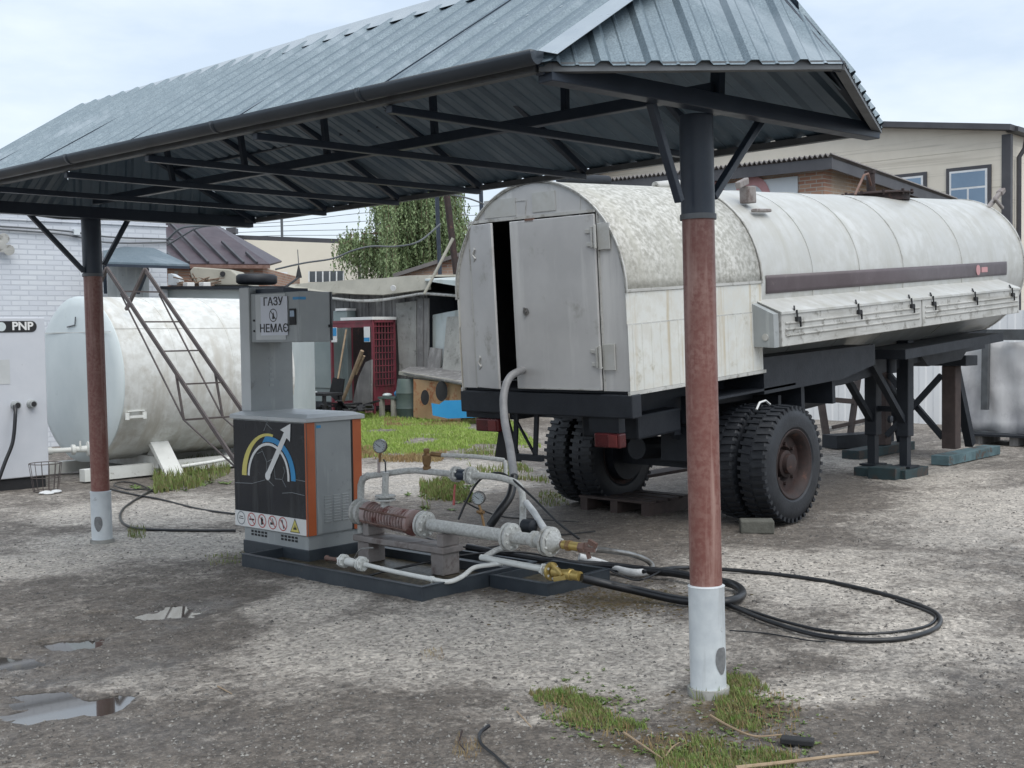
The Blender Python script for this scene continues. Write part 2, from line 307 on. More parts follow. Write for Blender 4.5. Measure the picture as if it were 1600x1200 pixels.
MT['screen'] = mk('smoky plastic sheeting', (.55, .55, .56), (.66, .66, .67), .7, r=.3, b=.1, bs=4, sk=((.42, .42, .44), 2, .45, .62, (1, 1, .5)))
def water_mat():
    m = bpy.data.materials.new('puddle water'); m.use_nodes = True; N = m.node_tree.nodes; K = m.node_tree.links; B = N['Principled BSDF']
    B.inputs['Base Color'].default_value = (.05, .045, .04, 1); B.inputs['Roughness'].default_value = .03; B.inputs['Specular IOR Level'].default_value = 1.0; B.inputs['IOR'].default_value = 1.9
    return m
MT['water'] = water_mat()
# ---------------------------------------------------------------- ground
def sm(t): t = max(0, min(1, t)); return t*t*(3-2*t)
def g_pt(px, py): p = pix(px, py, z=0); return p
def to_cam(x, y): return (x*RT.x + y*RT.y, x*FW.x + y*FW.y)
# puddle basins: (px, py, half width m, half depth m, depth m)
PUD = [(105, 1100, .32, .21, .052), (20, 1030, .20, .13, .045), (110, 1003, .17, .15, .040), (262, 955, .20, .17, .028), (165, 957, .10, .06, .03), (1225, 1110, .14, .08, .02)]
PUDC = [(*to_cam(*g_pt(a, b)[:2]), c, d, e) for a, b, c, d, e in PUD]
def gh(x, y):
    "ground height at camera-frame ground coordinates (x right, y forward)"
    far = sm((40-y)/15)
    h = .014*noise.noise(Vector((x*.7, y*.7, 1))) + .008*noise.noise(Vector((x*2.3, y*2.3, 4))) + .0045*noise.noise(Vector((x*7, y*7, 2))) + .0035*noise.noise(Vector((x*19, y*19, 7))) + .0028*noise.noise(Vector((x*43, y*43, 9)))
    h *= far
    for (cx, cy, a, b, d) in PUDC:
        q = math.hypot((x-cx)/a, (y-cy)/b)
        if q < 1.8:
            q += .8*noise.noise(Vector((x*4.5, y*4.5, 11))) + .42*noise.noise(Vector((x*13, y*13, 3)))
            h -= d*sm((1.3-q)/.9)
    return h
def ell(x, y, px, py, a, b, ang=0):
    cx, cy = to_cam(*g_pt(px, py)[:2]); dx, dy = x-cx, y-cy; c, s = math.cos(ang), math.sin(ang)
    u, v = (dx*c+dy*s)/a, (-dx*s+dy*c)/b; return max(0, 1-math.hypot(u, v))
def ax_coords(f0, f1, step, g, lo, hi):
    a = list(np.arange(f0, f1, step)); s = step; v = f1
    while v < hi: a.append(v); s *= g; v += s
    a.append(hi); s = step; v = f0-step; b = []
    while v > lo: b.append(v); s *= g; v -= s
    b.append(lo); return b[::-1]+a
gx = ax_coords(-4.2, 4.2, .028, 1.09, -300, 300); gy = ax_coords(4.3, 11.5, .03, 1.05, -300, 500)
nx, ny = len(gx), len(gy)
V = np.zeros((ny, nx, 3), np.float32); Z = np.zeros((ny, nx, 4), np.float32); Z[..., 3] = 1
LIGHT = [(650, 1000, 1.1, 1.25, -.2), (890, 1040, .75, .75, 0), (480, 940, .5, .7, 0), (220, 850, 1.5, .9, 0), (30, 880, 1.0, .8, 0), (250, 800, 1.6, 1.2, 0), (700, 745, 1.7, 2.4, 0), (1000, 1000, .6, .7, 0)]  # broad ellipse behind the pump paints the wet ground's sky reflection as pale tone
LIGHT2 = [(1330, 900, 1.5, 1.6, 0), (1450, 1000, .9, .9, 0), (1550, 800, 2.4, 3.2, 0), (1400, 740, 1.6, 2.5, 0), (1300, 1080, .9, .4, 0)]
DARK = [(190, 1005, .75, .65, .1), (330, 930, .55, .45, 0), (80, 1140, 1.2, .42, 0), (500, 1170, .9, .26, 0), (860, 1165, .8, .26, 0), (1250, 1140, .7, .3, 0), (1500, 1130, .8, .4, 0), (1000, 790, 2.4, 2.6, 0), (1000, 740, 2.0, 3.0, 0), (420, 895, .35, .22, 0), (1230, 760, 1.2, 3.0, 0)]  # ellipses under the trailer paint its shade into the ground tone
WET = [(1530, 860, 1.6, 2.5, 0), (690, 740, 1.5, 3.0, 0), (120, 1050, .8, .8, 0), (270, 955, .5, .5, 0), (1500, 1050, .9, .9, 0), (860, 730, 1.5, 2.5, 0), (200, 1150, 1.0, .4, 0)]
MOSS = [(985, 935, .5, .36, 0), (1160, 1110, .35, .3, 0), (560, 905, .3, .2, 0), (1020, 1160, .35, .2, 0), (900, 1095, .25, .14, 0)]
def pre(Ls): return [(*to_cam(*g_pt(a, b)[:2]), c, d, e) for a, b, c, d, e in Ls]
LIGHT, LIGHT2, DARK, WET, MOSS = pre(LIGHT), pre(LIGHT2), pre(DARK), pre(WET), pre(MOSS)
def field(Ls, x, y):
    t = 0
    for cx, cy, a, b, g in Ls:
        dx, dy = x-cx, y-cy; c, s = math.cos(g), math.sin(g); u, v = (dx*c+dy*s)/a, (-dx*s+dy*c)/b
        t = max(t, sm(1.25-math.hypot(u, v)))
    return t
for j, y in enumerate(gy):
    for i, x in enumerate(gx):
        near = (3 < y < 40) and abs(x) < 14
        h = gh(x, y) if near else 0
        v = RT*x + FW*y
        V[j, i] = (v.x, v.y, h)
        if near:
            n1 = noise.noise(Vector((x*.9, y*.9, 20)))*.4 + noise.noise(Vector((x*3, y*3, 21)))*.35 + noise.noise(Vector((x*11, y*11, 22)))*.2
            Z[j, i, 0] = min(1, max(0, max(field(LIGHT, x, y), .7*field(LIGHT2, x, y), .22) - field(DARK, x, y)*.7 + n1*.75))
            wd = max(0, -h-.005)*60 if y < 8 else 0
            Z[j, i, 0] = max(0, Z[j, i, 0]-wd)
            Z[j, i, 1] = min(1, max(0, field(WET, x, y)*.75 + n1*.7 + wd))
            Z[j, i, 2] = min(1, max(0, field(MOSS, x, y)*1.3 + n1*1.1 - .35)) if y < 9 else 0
me = bpy.data.meshes.new('ground'); me.vertices.add(nx*ny); me.vertices.foreach_set('co', V.ravel())
idx = np.arange(nx*ny).reshape(ny, nx); q = np.stack([idx[:-1, :-1], idx[:-1, 1:], idx[1:, 1:], idx[1:, :-1]], -1).reshape(-1, 4)
me.loops.add(q.size); me.loops.foreach_set('vertex_index', q.ravel().astype(np.int32)); me.polygons.add(len(q))
me.polygons.foreach_set('loop_start', np.arange(0, q.size, 4, dtype=np.int32)); me.update(calc_edges=True); me.shade_smooth()
ca = me.color_attributes.new('zone', 'FLOAT_COLOR', 'POINT'); ca.data.foreach_set('color', Z.ravel())
def ground_mat():
    m = bpy.data.materials.new('gravel yard'); m.use_nodes = True; N = m.node_tree.nodes; K = m.node_tree.links; B = N['Principled BSDF']
    tc = N.new('ShaderNodeTexCoord'); at = N.new('ShaderNodeAttribute'); at.attribute_name = 'zone'; sp = N.new('ShaderNodeSeparateColor'); K.new(at.outputs['Color'], sp.inputs[0])
    def noi(s, d=5, r=.6):
        n = N.new('ShaderNodeTexNoise'); n.inputs['Scale'].default_value = s; n.inputs['Detail'].default_value = d; n.inputs['Roughness'].default_value = r; K.new(tc.outputs['Object'], n.inputs['Vector']); return n.outputs['Fac']
    def vor(s, out='Color'):
        n = N.new('ShaderNodeTexVoronoi'); n.inputs['Scale'].default_value = s; K.new(tc.outputs['Object'], n.inputs['Vector']); return n.outputs[out]
    def mr(src, a, b, c=0, d=1):
        q = N.new('ShaderNodeMapRange'); K.new(src, q.inputs[0])
        for k, v in zip((1, 2, 3, 4), (a, b, c, d)): q.inputs[k].default_value = v
        return q.outputs[0]
    def mix(f, a, b, t='MIX'):
        q = N.new('ShaderNodeMix'); q.data_type = 'RGBA'; q.blend_type = t
        if isinstance(f, float): q.inputs[0].default_value = f
        else: K.new(f, q.inputs[0])
        for i, v in ((6, a), (7, b)):
            if isinstance(v, tuple): q.inputs[i].default_value = (*v, 1)
            else: K.new(v, q.inputs[i])
        return q.outputs[2]
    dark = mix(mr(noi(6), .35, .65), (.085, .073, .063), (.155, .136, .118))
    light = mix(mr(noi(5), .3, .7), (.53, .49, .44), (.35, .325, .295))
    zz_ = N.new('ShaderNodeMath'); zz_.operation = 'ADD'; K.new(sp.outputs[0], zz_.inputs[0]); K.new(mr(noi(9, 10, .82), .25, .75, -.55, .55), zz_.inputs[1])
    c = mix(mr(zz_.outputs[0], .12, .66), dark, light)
    # stones: random value per voronoi cell, two sizes
    bw = N.new('ShaderNodeSeparateColor'); K.new(vor(55), bw.inputs[0])
    c = mix(mr(bw.outputs[0], .3, 1, .0, .55), c, (.05, .046, .043))
    bw2 = N.new('ShaderNodeSeparateColor'); K.new(vor(85), bw2.inputs[0])
    c = mix(mr(bw2.outputs[1], .9, 1, 0, .22), c, (.45, .43, .40))
    c = mix(mr(noi(30, 6, .7), .55, .72, 0, .45), c, (.06, .055, .05))
    c = mix(mr(noi(2.2, 8, .7), .56, .7, 0, .35), c, (.08, .07, .06))
    c = mix(mr(noi(7, 8, .75), .56, .66, 0, .3), c, (.36, .33, .29))
    c = mix(mr(sp.outputs[1], .3, 1, 0, .22), c, (.06, .06, .064))
    c = mix(mr(sp.outputs[2], .1, .8, 0, .8), c, mix(mr(noi(25), .4, .6), (.055, .04, .015), (.09, .062, .03)))
    c = mix(1.0, c, mix(mr(noi(21, 9, .8), .34, .66), (.60, .585, .565), (1.75, 1.74, 1.72)), 'MULTIPLY')
    K.new(c, B.inputs['Base Color'])
    w = N.new('ShaderNodeMath'); w.operation = 'ADD'; K.new(mr(sp.outputs[1], .2, .9, 0, .5), w.inputs[0]); K.new(mr(noi(3.5, 6), .45, .62, 0, .5), w.inputs[1])
    K.new(mr(w.outputs[0], .3, 1.0, .78, .25), B.inputs['Roughness'])
    b1 = N.new('ShaderNodeBump'); b1.inputs['Strength'].default_value = .55; b1.inputs['Distance'].default_value = .008; K.new(vor(55, 'Distance'), b1.inputs['Height']); b1.invert = True
    b2 = N.new('ShaderNodeBump'); b2.inputs['Strength'].default_value = .9; b2.inputs['Distance'].default_value = .028; K.new(noi(24, 7, .7), b2.inputs['Height']); K.new(b1.outputs[0], b2.inputs['Normal'])
    K.new(b2.outputs[0], B.inputs['Normal']); return m
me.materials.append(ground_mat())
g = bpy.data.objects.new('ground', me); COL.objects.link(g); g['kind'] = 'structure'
# water
for k, (cx, cy, a, b, d) in enumerate(PUDC[:4]):
    m = MB(); n = 28
    m.add([cw(cx+a*1.8*math.cos(2*math.pi*i/n), cy+b*1.8*math.sin(2*math.pi*i/n), -.019-.0006*k) for i in range(n)], [tuple(range(n))])
    tag(m.build('puddle', MT['water']), kind='structure')
# pebbles
rs = np.random.RandomState(5); m = MB()
for _ in range(22000):
    y = 4.4 + (rs.rand()**1.5)*9; x = (rs.rand()-.5)*y*.92
    if any(math.hypot((x-c[0])/c[2], (y-c[1])/c[3]) < 1.0 for c in PUDC) and rs.rand() < .85: continue
    r = .003 + .011*rs.rand()**4
    m.rock(cw(x, y, gh(x, y)+r*.1), r, .65)
for _ in range(70):
    y = 4.6 + rs.rand()*7; x = (rs.rand()-.5)*y*.9; m.rock(cw(x, y, gh(x, y)), .010+.010*rs.rand(), .6)
tag(m.build('gravel', MT['stone']), kind='stuff')
m = MB()
for _ in range(5200):
    y = 4.45 + (rs.rand()**1.4)*6.5; x = (rs.rand()-.5)*y*.94; h = noise.noise(Vector((x*1.6, y*1.6, 50)))
    if field(LIGHT, x, y) > .35 and rs.rand() < .85: continue
    if h > -.05: r = .007+.017*rs.rand()**2; m.rock(cw(x, y, gh(x, y)-r*.05), r, .6)
tag(m.build('stone_clods', MT['clod']), kind='stuff')
# grass
def blades(m, poly, n, h, wd, bend=.5, clump=None):
    P = [to_cam(*g_pt(*p)[:2]) for p in poly]; P = np.array(P); lo, hi = P.min(0), P.max(0); k = len(P); done = 0; t = 0
    while done < n and t < n*30:
        t += 1; x = lo[0]+rs.rand()*(hi[0]-lo[0]); y = lo[1]+rs.rand()*(hi[1]-lo[1]); ins = False
        for i in range(k):
            x1, y1 = P[i]; x2, y2 = P[(i+1) % k]
            if (y1 > y) != (y2 > y) and x < (x2-x1)*(y-y1)/(y2-y1)+x1: ins = not ins
        if not ins: continue
        if clump and noise.noise(Vector((x*clump, y*clump, 33))) + .25*rs.rand() < (.05 if clump > 1.2 or clump < 1 else -.12): continue
        done += 1; z = gh(x, y)-.005; a = rs.rand()*6.28; hh = h*(.4+.8*rs.rand()); ww = wd*(.6+.6*rs.rand())
        dx, dy = math.cos(a), math.sin(a); p = cw(x, y, z); q = cw(x+dy*ww, y-dx*ww, z); b = hh*bend*rs.rand()
        mid = (p+q)/2 + Vector((dx*b*.35, dy*b*.35, hh*.6)); tip = (p+q)/2 + Vector((dx*b, dy*b, hh))
        m.add([p, q, mid+(q-p)*.35, mid-(q-p)*.35, tip], [(0, 1, 2, 3), (3, 2, 4)])
m = MB()
blades(m, [(562, 655), (735, 652), (800, 660), (845, 700), (740, 700), (640, 712), (562, 716)], 26000, .065, .016, clump=1.1)
blades(m, [(500, 640), (720, 642), (720, 660), (560, 668), (500, 668)], 4000, .10, .03, clump=.8)
tag(m.build('lawn_grass', MT['grass']), kind='stuff')
m = MB()
blades(m, [(655, 758), (742, 748), (735, 790), (660, 797)], 1500, .10, .014, clump=1.5)
blades(m, [(690, 706), (770, 700), (860, 755), (760, 745)], 900, .08, .014, clump=1.5)
blades(m, [(240, 745), (345, 712), (362, 740), (300, 765), (240, 772)], 1800, .14, .014, clump=1)
blades(m, [(825, 1085), (900, 1075), (960, 1120), (1010, 1130), (1010, 1165), (930, 1140), (860, 1120)], 2200, .035, .006, clump=4)
blades(m, [(1110, 1050), (1180, 1060), (1240, 1110), (1240, 1160), (1120, 1130)], 1900, .038, .006, clump=4)
blades(m, [(1010, 1150), (1120, 1155), (1250, 1185), (1240, 1210), (1030, 1210)], 1900, .038, .006, clump=4)
blades(m, [(200, 825), (228, 826), (228, 842), (200, 842)], 160, .05, .007)
blades(m, [(1080, 1062), (1160, 1062), (1165, 1092), (1085, 1095)], 220, .06, .006)
blades(m, [(320, 868), (385, 860), (385, 880), (330, 885)], 160, .03, .006, clump=3)
blades(m, [(840, 770), (880, 765), (890, 790), (845, 792)], 300, .05, .01)
tag(m.build('weeds', MT['weed']), kind='stuff')
m = MB()
def rosettes(poly, n, r0):
    P = [to_cam(*g_pt(*p)[:2]) for p in poly]; c0 = np.mean(P, 0); sx_, sy_ = np.std(P, 0)
    for _ in range(n):
        x = c0[0]+rs.randn()*sx_*.75; y = c0[1]+rs.randn()*sy_*.75; z = gh(x, y)
        for k in range(6+int(rs.rand()*5)):
            a = rs.rand()*6.28; L_ = r0*(.5+rs.rand()); w_ = L_*.22; d = Vector((math.cos(a), math.sin(a), 0)); s_ = Vector((-d.y, d.x, 0)); p = cw(x, y, z)
            up_ = .25+rs.rand()*.7; m.add([p, p+d*L_*.5+s_*w_+UP*L_*.5*up_, p+d*L_+UP*L_*.55*up_, p+d*L_*.5-s_*w_+UP*L_*.5*up_], [(0, 1, 2, 3)])
rosettes([(835, 1085), (990, 1130), (900, 1075), (960, 1140)], 200, .016); rosettes([(1120, 1060), (1240, 1150), (1200, 1070), (1130, 1140)], 220, .016); rosettes([(1020, 1150), (1240, 1200), (1100, 1200)], 200, .017)
rosettes([(660, 765), (740, 755), (700, 790)], 60, .05); rosettes([(250, 750), (350, 725), (300, 765)], 60, .06)
tag(m.build('broadleaf_weeds', MT['broadleaf']), kind='stuff')
m = MB()
blades(m, [(830, 1080), (960, 1110), (1010, 1165), (860, 1130)], 260, .045, .004); blades(m, [(1110, 1050), (1250, 1100), (1250, 1165), (1120, 1140)], 320, .05, .004); blades(m, [(1010, 1150), (1250, 1180), (1240, 1210), (1030, 1210)], 260, .05, .004)
blades(m, [(655, 1020), (690, 1015), (695, 1032), (660, 1034)], 90, .025, .003); blades(m, [(715, 1145), (760, 1160), (740, 1195), (705, 1180)], 160, .03, .003)
blades(m, [(562, 700), (700, 705), (690, 722), (562, 724)], 2500, .07, .014, clump=.9); blades(m, [(600, 655), (760, 655), (760, 668), (600, 668)], 2500, .08, .016, clump=.9)
tag(m.build('dry_straw', MT['straw']), kind='stuff')
m = MB()
for _ in range(900):
    c = to_cam(*g_pt(960+rs.randn()*75, 938+rs.randn()*14)[:2]); r = .006+.012*rs.rand(); m.rock(cw(*c, gh(*c)), r, .4)
for _ in range(350):
    c = to_cam(*g_pt(1150+rs.randn()*70, 1130+rs.randn()*28)[:2]); r = .006+.01*rs.rand(); m.rock(cw(*c, gh(*c)), r, .4)
tag(m.build('leaf_litter', MT['moss']), kind='stuff')
# ================================================================ CANOPY
def corr_panel(m, p0, p1, top, pitch=.2, hgt=.022, bw=.07, tw=.03, over=.04, phase=.05):
    "trapezoid-ribbed sheet: eave p0->p1, top = list of remaining corners (from p0's side to p1's side)"
    p0 = Vector(p0); p1 = Vector(p1); u = (p1-p0).normalized(); nn = None
    nn = u.cross(Vector(top[0])-p0).normalized()
    if nn.z < 0: nn = -nn
    v = nn.cross(u)
    if v.dot(Vector(top[0])-p0) < 0: v = -v
    W = (p1-p0).length; P = [(0, 0)] + [((Vector(t)-p0).dot(u), (Vector(t)-p0).dot(v)) for t in top] + [(W, 0)]
    def topv(x):
        for (a, b), (c, d) in zip(P[:-1], P[1:]):
            if a <= x <= c and c > a: return b+(d-b)*(x-a)/(c-a)
        return 0
    xs = {0.0: 0, W: 0}
    for a, b in P[1:-1]: xs[a] = None
    k = -1
    while k*pitch+phase < W+pitch:
        o = k*pitch+phase
        for dx, hh in ((0, 0), ((bw-tw)/2, hgt), ((bw+tw)/2, hgt), (bw, 0), (bw+.06, .0), (bw+.066, .004), (bw+.074, .004), (bw+.08, 0)):
            if 0 < o+dx < W: xs[o+dx] = hh
        k += 1
    ks = sorted(xs); 
    for i, x in enumerate(ks):
        if xs[x] is None:
            j = i-1
            while xs[ks[j]] is None: j -= 1
            l = i+1
            while xs[ks[l]] is None: l += 1
            xs[x] = xs[ks[j]] + (xs[ks[l]]-xs[ks[j]])*(x-ks[j])/(ks[l]-ks[j])
    vs = []; fs = []
    for x in ks:
        t = max(topv(x), -over+.001); h = xs[x]+.004*noise.noise(Vector((x*1.3, W, 3)))
        vs += [p0+u*x+v*(-over)+nn*h, p0+u*x+v*t+nn*h]
    for i in range(len(ks)-1): fs.append((2*i, 2*i+1, 2*i+3, 2*i+2))
    m.add(vs, fs)
ZE = 2.70
cA = Vector((3.57, 3.08, ZE)); cB = pix(1312, 90, z=2.73); cC = Vector((5.93, 2.82, ZE)); cD = Vector((6.40, 8.80, ZE)); cL = Vector((3.62, 8.85, ZE)); cE = Vector((5.0, 9.55, ZE))
R1 = Vector((4.75, 2.98, 3.46)); R2 = Vector((4.80, 8.78, 3.42))
can = thing('steel_canopy', 'dark blue-grey ribbed metal canopy on two red-brown posts over the gas dispenser', 'canopy', (4.84, 6.0, 0))
for p0, p1, top, ph in ((cA, cL, [R1, R2], .03), (cD, cC, [R2, R1], .1), (cB, cA, [R1], .13), (cC, cB, [R1], .1), (cL, cE, [R2], .1), (cE, cD, [R2], .1)):
    m = MB(); corr_panel(m, p0, p1, top, phase=ph); o = m.build('roof_panel', MT['galv'], can)
    m = MB(); dz = Vector((0, 0, -.004)); corr_panel(m, p0+dz, p1+dz, [t+dz for t in top], phase=ph, over=.036); m.build('shaded_underside', MT['under'], o)  # second sheet just below, coloured dark to carry the shade under the roof
m = MB(); un = (cL-cA).normalized()
for y_, d_ in ((.95, 0), (2.05, .002), (3.1, -.002), (4.2, .001), (5.2, 0)):
    m = MB(); a = cA+un*y_+Vector((-.03, 0, .008)); t_ = (R1.y+.0-a.y); b = R1.lerp(R2, max(0, (a.y-R1.y)/(R2.y-R1.y)))+Vector((-.03, 0, -.01)); m.bar(a, b, .006, .006); m.build('sheet_lap', MT['frame'], can)
m = MB(); nrm = (R1-cA).cross(un).normalized(); nrm = nrm if nrm.z > 0 else -nrm
for k in range(27):
    for f in (.06, .5, .9):
        a = cA+un*(.17+k*.2); 
        if a.y > 8.6: continue
        b = R1.lerp(R2, max(0, (a.y-R1.y)/(R2.y-R1.y))); p = a.lerp(b, f); m.cyl(p, p+nrm*.007, .009, n=6)
m.build('roof_screws', MT['galvlight'], can)
# hip flashings
def flash(m, p, q, nA, wd=.09, lift=.028):
    p = Vector(p); q = Vector(q); d = (q-p).normalized(); s = d.cross(Vector((0, 0, 1))).normalized()
    up = Vector((0, 0, lift)); dn = Vector((0, 0, -nA))
    m.add([p+s*wd+up+dn, q+s*wd+up+dn, q+up, p+up, p-s*wd+up+dn, q-s*wd+up+dn], [(0, 1, 2, 3), (3, 2, 5, 4)])
m = MB(); flash(m, cA+Vector((-.02, -.02, 0)), R1, .03, .10); m.build('hip_cap', MT['galvlight'], can, solid=.002)
m = MB(); flash(m, R1+Vector((0, -.06, .02)), R1.lerp(R2, .52)+Vector((0, 0, .03)), .10, .11, .03); m.build('ridge_cap', MT['galvlight'], can, solid=.002)
m = MB(); flash(m, R1.lerp(R2, .50)+Vector((0, 0, .025)), R2+Vector((0, .1, .015)), .10, .11, .03); m.build('ridge_cap', MT['galvlight'], can, solid=.002)
# perimeter angle
m = MB(); EV = [cA, cL, cE, cD, cC, cB]
for p, q in zip(EV, EV[1:]+EV[:1]): m.bar(p-Vector((0, 0, .032)), q-Vector((0, 0, .032)), .04, .035)
m.build('eave_angle', MT['frame_light'], can)
# gutter
m = MB(); g0 = cA+Vector((-.075, -.06, -.032)); g1 = cL+Vector((-.075, .3, -.032)); d = (g1-g0); n = 9; pts = []
for k in range(2):
    for i in range(n+1):
        t = math.pi*i/n; c = (g0, g1)[k]; pts.append(c+Vector((-math.cos(t)*.038, 0, .045-math.sin(t)*.05)))
m.add(pts, [(i, i+1, n+2+i, n+1+i) for i in range(n)] + [tuple(range(n+1)), tuple(range(n+1, 2*n+2))])
for f in (.16, .34, .58, .8):
    c = g0+d*f; q = [c+Vector((-math.cos(math.pi*i/n)*.041, 0, .046-math.sin(math.pi*i/n)*.053)) for i in range(n+1)]
    q2 = [v+Vector((0, .03, 0)) for v in q]; m.add(q+q2, [(i, i+1, n+2+i, n+1+i) for i in range(n)])
m.build('gutter', MT['gutter'], can, solid=.003, smooth=50)
# frame
def beam(name, p, q, w, h, mat='frame', par=None): m = MB(); m.bar(p, q, w, h); return m.build(name, MT[mat], par or can, bevel=.004)
beam('cross_beam', (3.60, 3.07, 2.655), (5.90, 2.83, 2.655), .08, .075)
beam('cross_beam', (3.45, 9.05, 2.655), (6.40, 8.86, 2.655), .08, .09)
beam('long_beam', (4.68, 3.0, 2.73), (4.98, 8.95, 2.75), .05, .055)
TY = [3.95, 4.93, 5.92, 6.82, 7.75]
for y in TY:
    f = (y-3)/5.8; xa = 3.58+.04*f; xc = 5.86+.45*f; xr = 4.75+.05*f; zr = 3.42-.03*f
    beam('tie_bar', (xa, y, 2.63), (xc, y-.12, 2.63), .04, .035)
    beam('king_post', (4.72+.25*f, y-.02, 2.72), (xr, y-.02, zr-.01), .035, .035)
    beam('rafter', (xa, y, 2.665), (xr, y-.03, zr), .04, .04)
    beam('rafter', (xc, y-.12, 2.665), (xr, y-.03, zr), .04, .04)
for c in (cA, cB, cC): beam('hip_rafter', c-Vector((0, 0, .04)), R1-Vector((0, 0, .03)), .045, .045)
for c in (cL, cD): beam('hip_rafter', c-Vector((0, 0, .04)), R2-Vector((0, 0, .03)), .045, .045)
beam('king_post', (4.70, 3.0, 2.62), (4.75, 3.0, 3.4), .05, .05)
for f in (.5,):
    beam('purlin', cA.lerp(R1, f)-Vector((0, 0, .02)), cL.lerp(R2, f)-Vector((0, 0, .02)), .03, .025)
    beam('purlin', cC.lerp(R1, f)-Vector((0, 0, .02)), cD.lerp(R2, f)-Vector((0, 0, .02)), .03, .025)
def post(base, top, zc, zs, r):
    base = Vector(base); top = Vector(top); at = lambda z: base.lerp(top, (z-base.z)/(top.z-base.z))
    m = MB(); m.cyl(at(0)+Vector((0, 0, -.05)), at(zc), r, n=32); o = m.build('post', MT['redpost'], can, smooth=40)
    m = MB(); m.cyl(at(zc-.01), at(2.62), r*1.045, n=32); m.build('post_head', MT['frame'], o, smooth=40)
    m = MB(); m.cyl(at(zc-.012), at(zc+.012), r*1.13, n=32); m.build('collar', MT['frame_light'], o, smooth=40)
    zb = .02; m = MB(); m.lathe(at(zb), top-base, [(0, r*1.12), (zs-zb-.01, r*1.12), (zs-zb, r*1.16), (zs-zb+.006, r*1.02)], 32); m.build('sleeve', MT['whitesleeve'], o, smooth=40)
    m = MB(); am = math.radians(262 if base.y < 5 else 222); vs = [at(.17)+Vector((math.cos(am), math.sin(am), 0))*(r*1.135+.0012)]
    for q_ in (.35, .7, 1):
        for i in range(18): t_ = i*math.pi/9; aa = am+math.cos(t_)*.42*q_; zz2 = .17+math.sin(t_)*.062*q_*(1+.12*math.sin(3*t_)); vs.append(at(zz2)+Vector((math.cos(aa), math.sin(aa), 0))*(r*1.135+.0012))
    m.add(vs, [(0, 1+i, 1+(i+1) % 18) for i in range(18)]+[(1+18*q_+i, 1+18*q_+18+i, 1+18*q_+18+(i+1) % 18, 1+18*q_+(i+1) % 18) for q_ in (0, 1) for i in range(18)]); m.build('soot_mark', MT['sootmark'], o, smooth=60)
    m = MB(); m.cyl(at(-.04), at(zb+.012), r*1.3, n=32); m.build('post_foot', MT['concrete'], o, smooth=40)
    return o
p1 = post((4.653, 3.036, 0), (4.66, 3.083, 2.55), 2.165, .494, .073)
p2 = post((5.035, 9.09, 0), (5.03, 9.12, 2.55), 2.172, .42, .073)
for P, par, pairs in ((3.05, p1, ((1062, 315, 1017, 160), (1114, 308, 1190, 186))), (9.11, p2, ((131, 424, 38, 326), (162, 414, 205, 334)))):
    for a, b, c, dd in pairs: beam('brace', pix(a, b, Y=P), pix(c, dd, Y=P), .035, .035, par=par)
# ================================================================ DISPENSER
XD = 5.487; YK = 6.99; YL = 7.885; XB = 6.005
dis = thing('gas_dispenser', 'grey gas dispenser cabinet with orange corners, black gauge panel and tall sign head', 'gas dispenser', ((XD+XB)/2, (YK+YL)/2, .1))
m = MB(); m.box(XD+.012, XB-.01, YK+.012, YL-.10, .09, .20); o = m.build('plinth', MT['dispgrey'], dis, bevel=.004)
m = MB(); m.box(XD+.004, XB-.002, YK+.004, YL-.09, -.03, .10); m.build('base_skirt', MT['tray'], o, bevel=.004)
m = MB()
for y0 in (7.13, 7.50):
    for i in range(5):
        for j in range(2): m.box(XD+.008, XD+.0115, y0+i*.042, y0+i*.042+.026, .145+j*.024, .145+j*.024+.015)
m.build('plinth_slots', MT['blackm'], o)
m = MB(); m.box(XD, XB, YK, YL, .20, 1.03); body = m.build('body', MT['dispgrey'], dis, bevel=.006)
m = MB(); m.box(XD-.004, XD-.0005, YK+.008, YL-.006, .325, 1.022); front = m.build('front_panel', MT['panelblack'], dis)
m = MB(); m.box(XD-.005, XD-.0008, YK+.008, YL-.006, .207, .324); strip = m.build('warning_strip', MT['white'], dis)
m = MB(); m.box(XD+.002, XD+.075, YK-.006, YK-.0008, .203, 1.028); m.build('corner_trim', MT['orange'], dis, bevel=.003)
m = MB(); m.box(XD-.0075, XD-.0052, YK-.004, YK+.010, .203, 1.028); m.build('corner_trim', MT['orange'], dis)
m = MB(); m.box(XB-.085, XB-.002, YK-.006, YK-.0008, .203, 1.028); m.build('corner_trim', MT['orange'], dis, bevel=.003)
m = MB(); m.box(XD+.085, XB-.105, YK-.004, YK-.0008, .212, 1.02); sp_ = m.build('side_panel', MT['dispgrey'], dis)
m = MB(); m.box(XB-.103, XB-.087, YK-.002, YK-.0006, .205, 1.026); m.build('door_gap', MT['blackm'], dis)
m = MB()
for i in range(3):
    for j in range(10):
        x0 = 5.66+i*.083-.02; z0 = .28+j*.021; m.add([(x0, YK-.0042, z0), (x0+.062, YK-.0042, z0), (x0+.062, YK-.012, z0+.012), (x0, YK-.012, z0+.012), (x0, YK-.0042, z0+.014), (x0+.062, YK-.0042, z0+.014)], [(0, 1, 2, 3), (3, 2, 5, 4)])
m.build('louvre', MT['displight'], sp_)
m = MB(); m.box(XD-.02, XB+.02, YK-.025, YL+.02, 1.031, 1.062); 
m.add([(XD-.02, YK-.025, 1.062), (XB+.02, YK-.025, 1.062), (XB+.02, YL+.02, 1.062), (XD-.02, YL+.02, 1.062), (XD+.05, YK+.04, 1.085), (XB-.04, YK+.04, 1.085), (XB-.04, YL-.04, 1.085), (XD+.05, YL-.04, 1.085)], [(0, 1, 5, 4), (1, 2, 6, 5), (2, 3, 7, 6), (3, 0, 4, 7), (4, 5, 6, 7)])
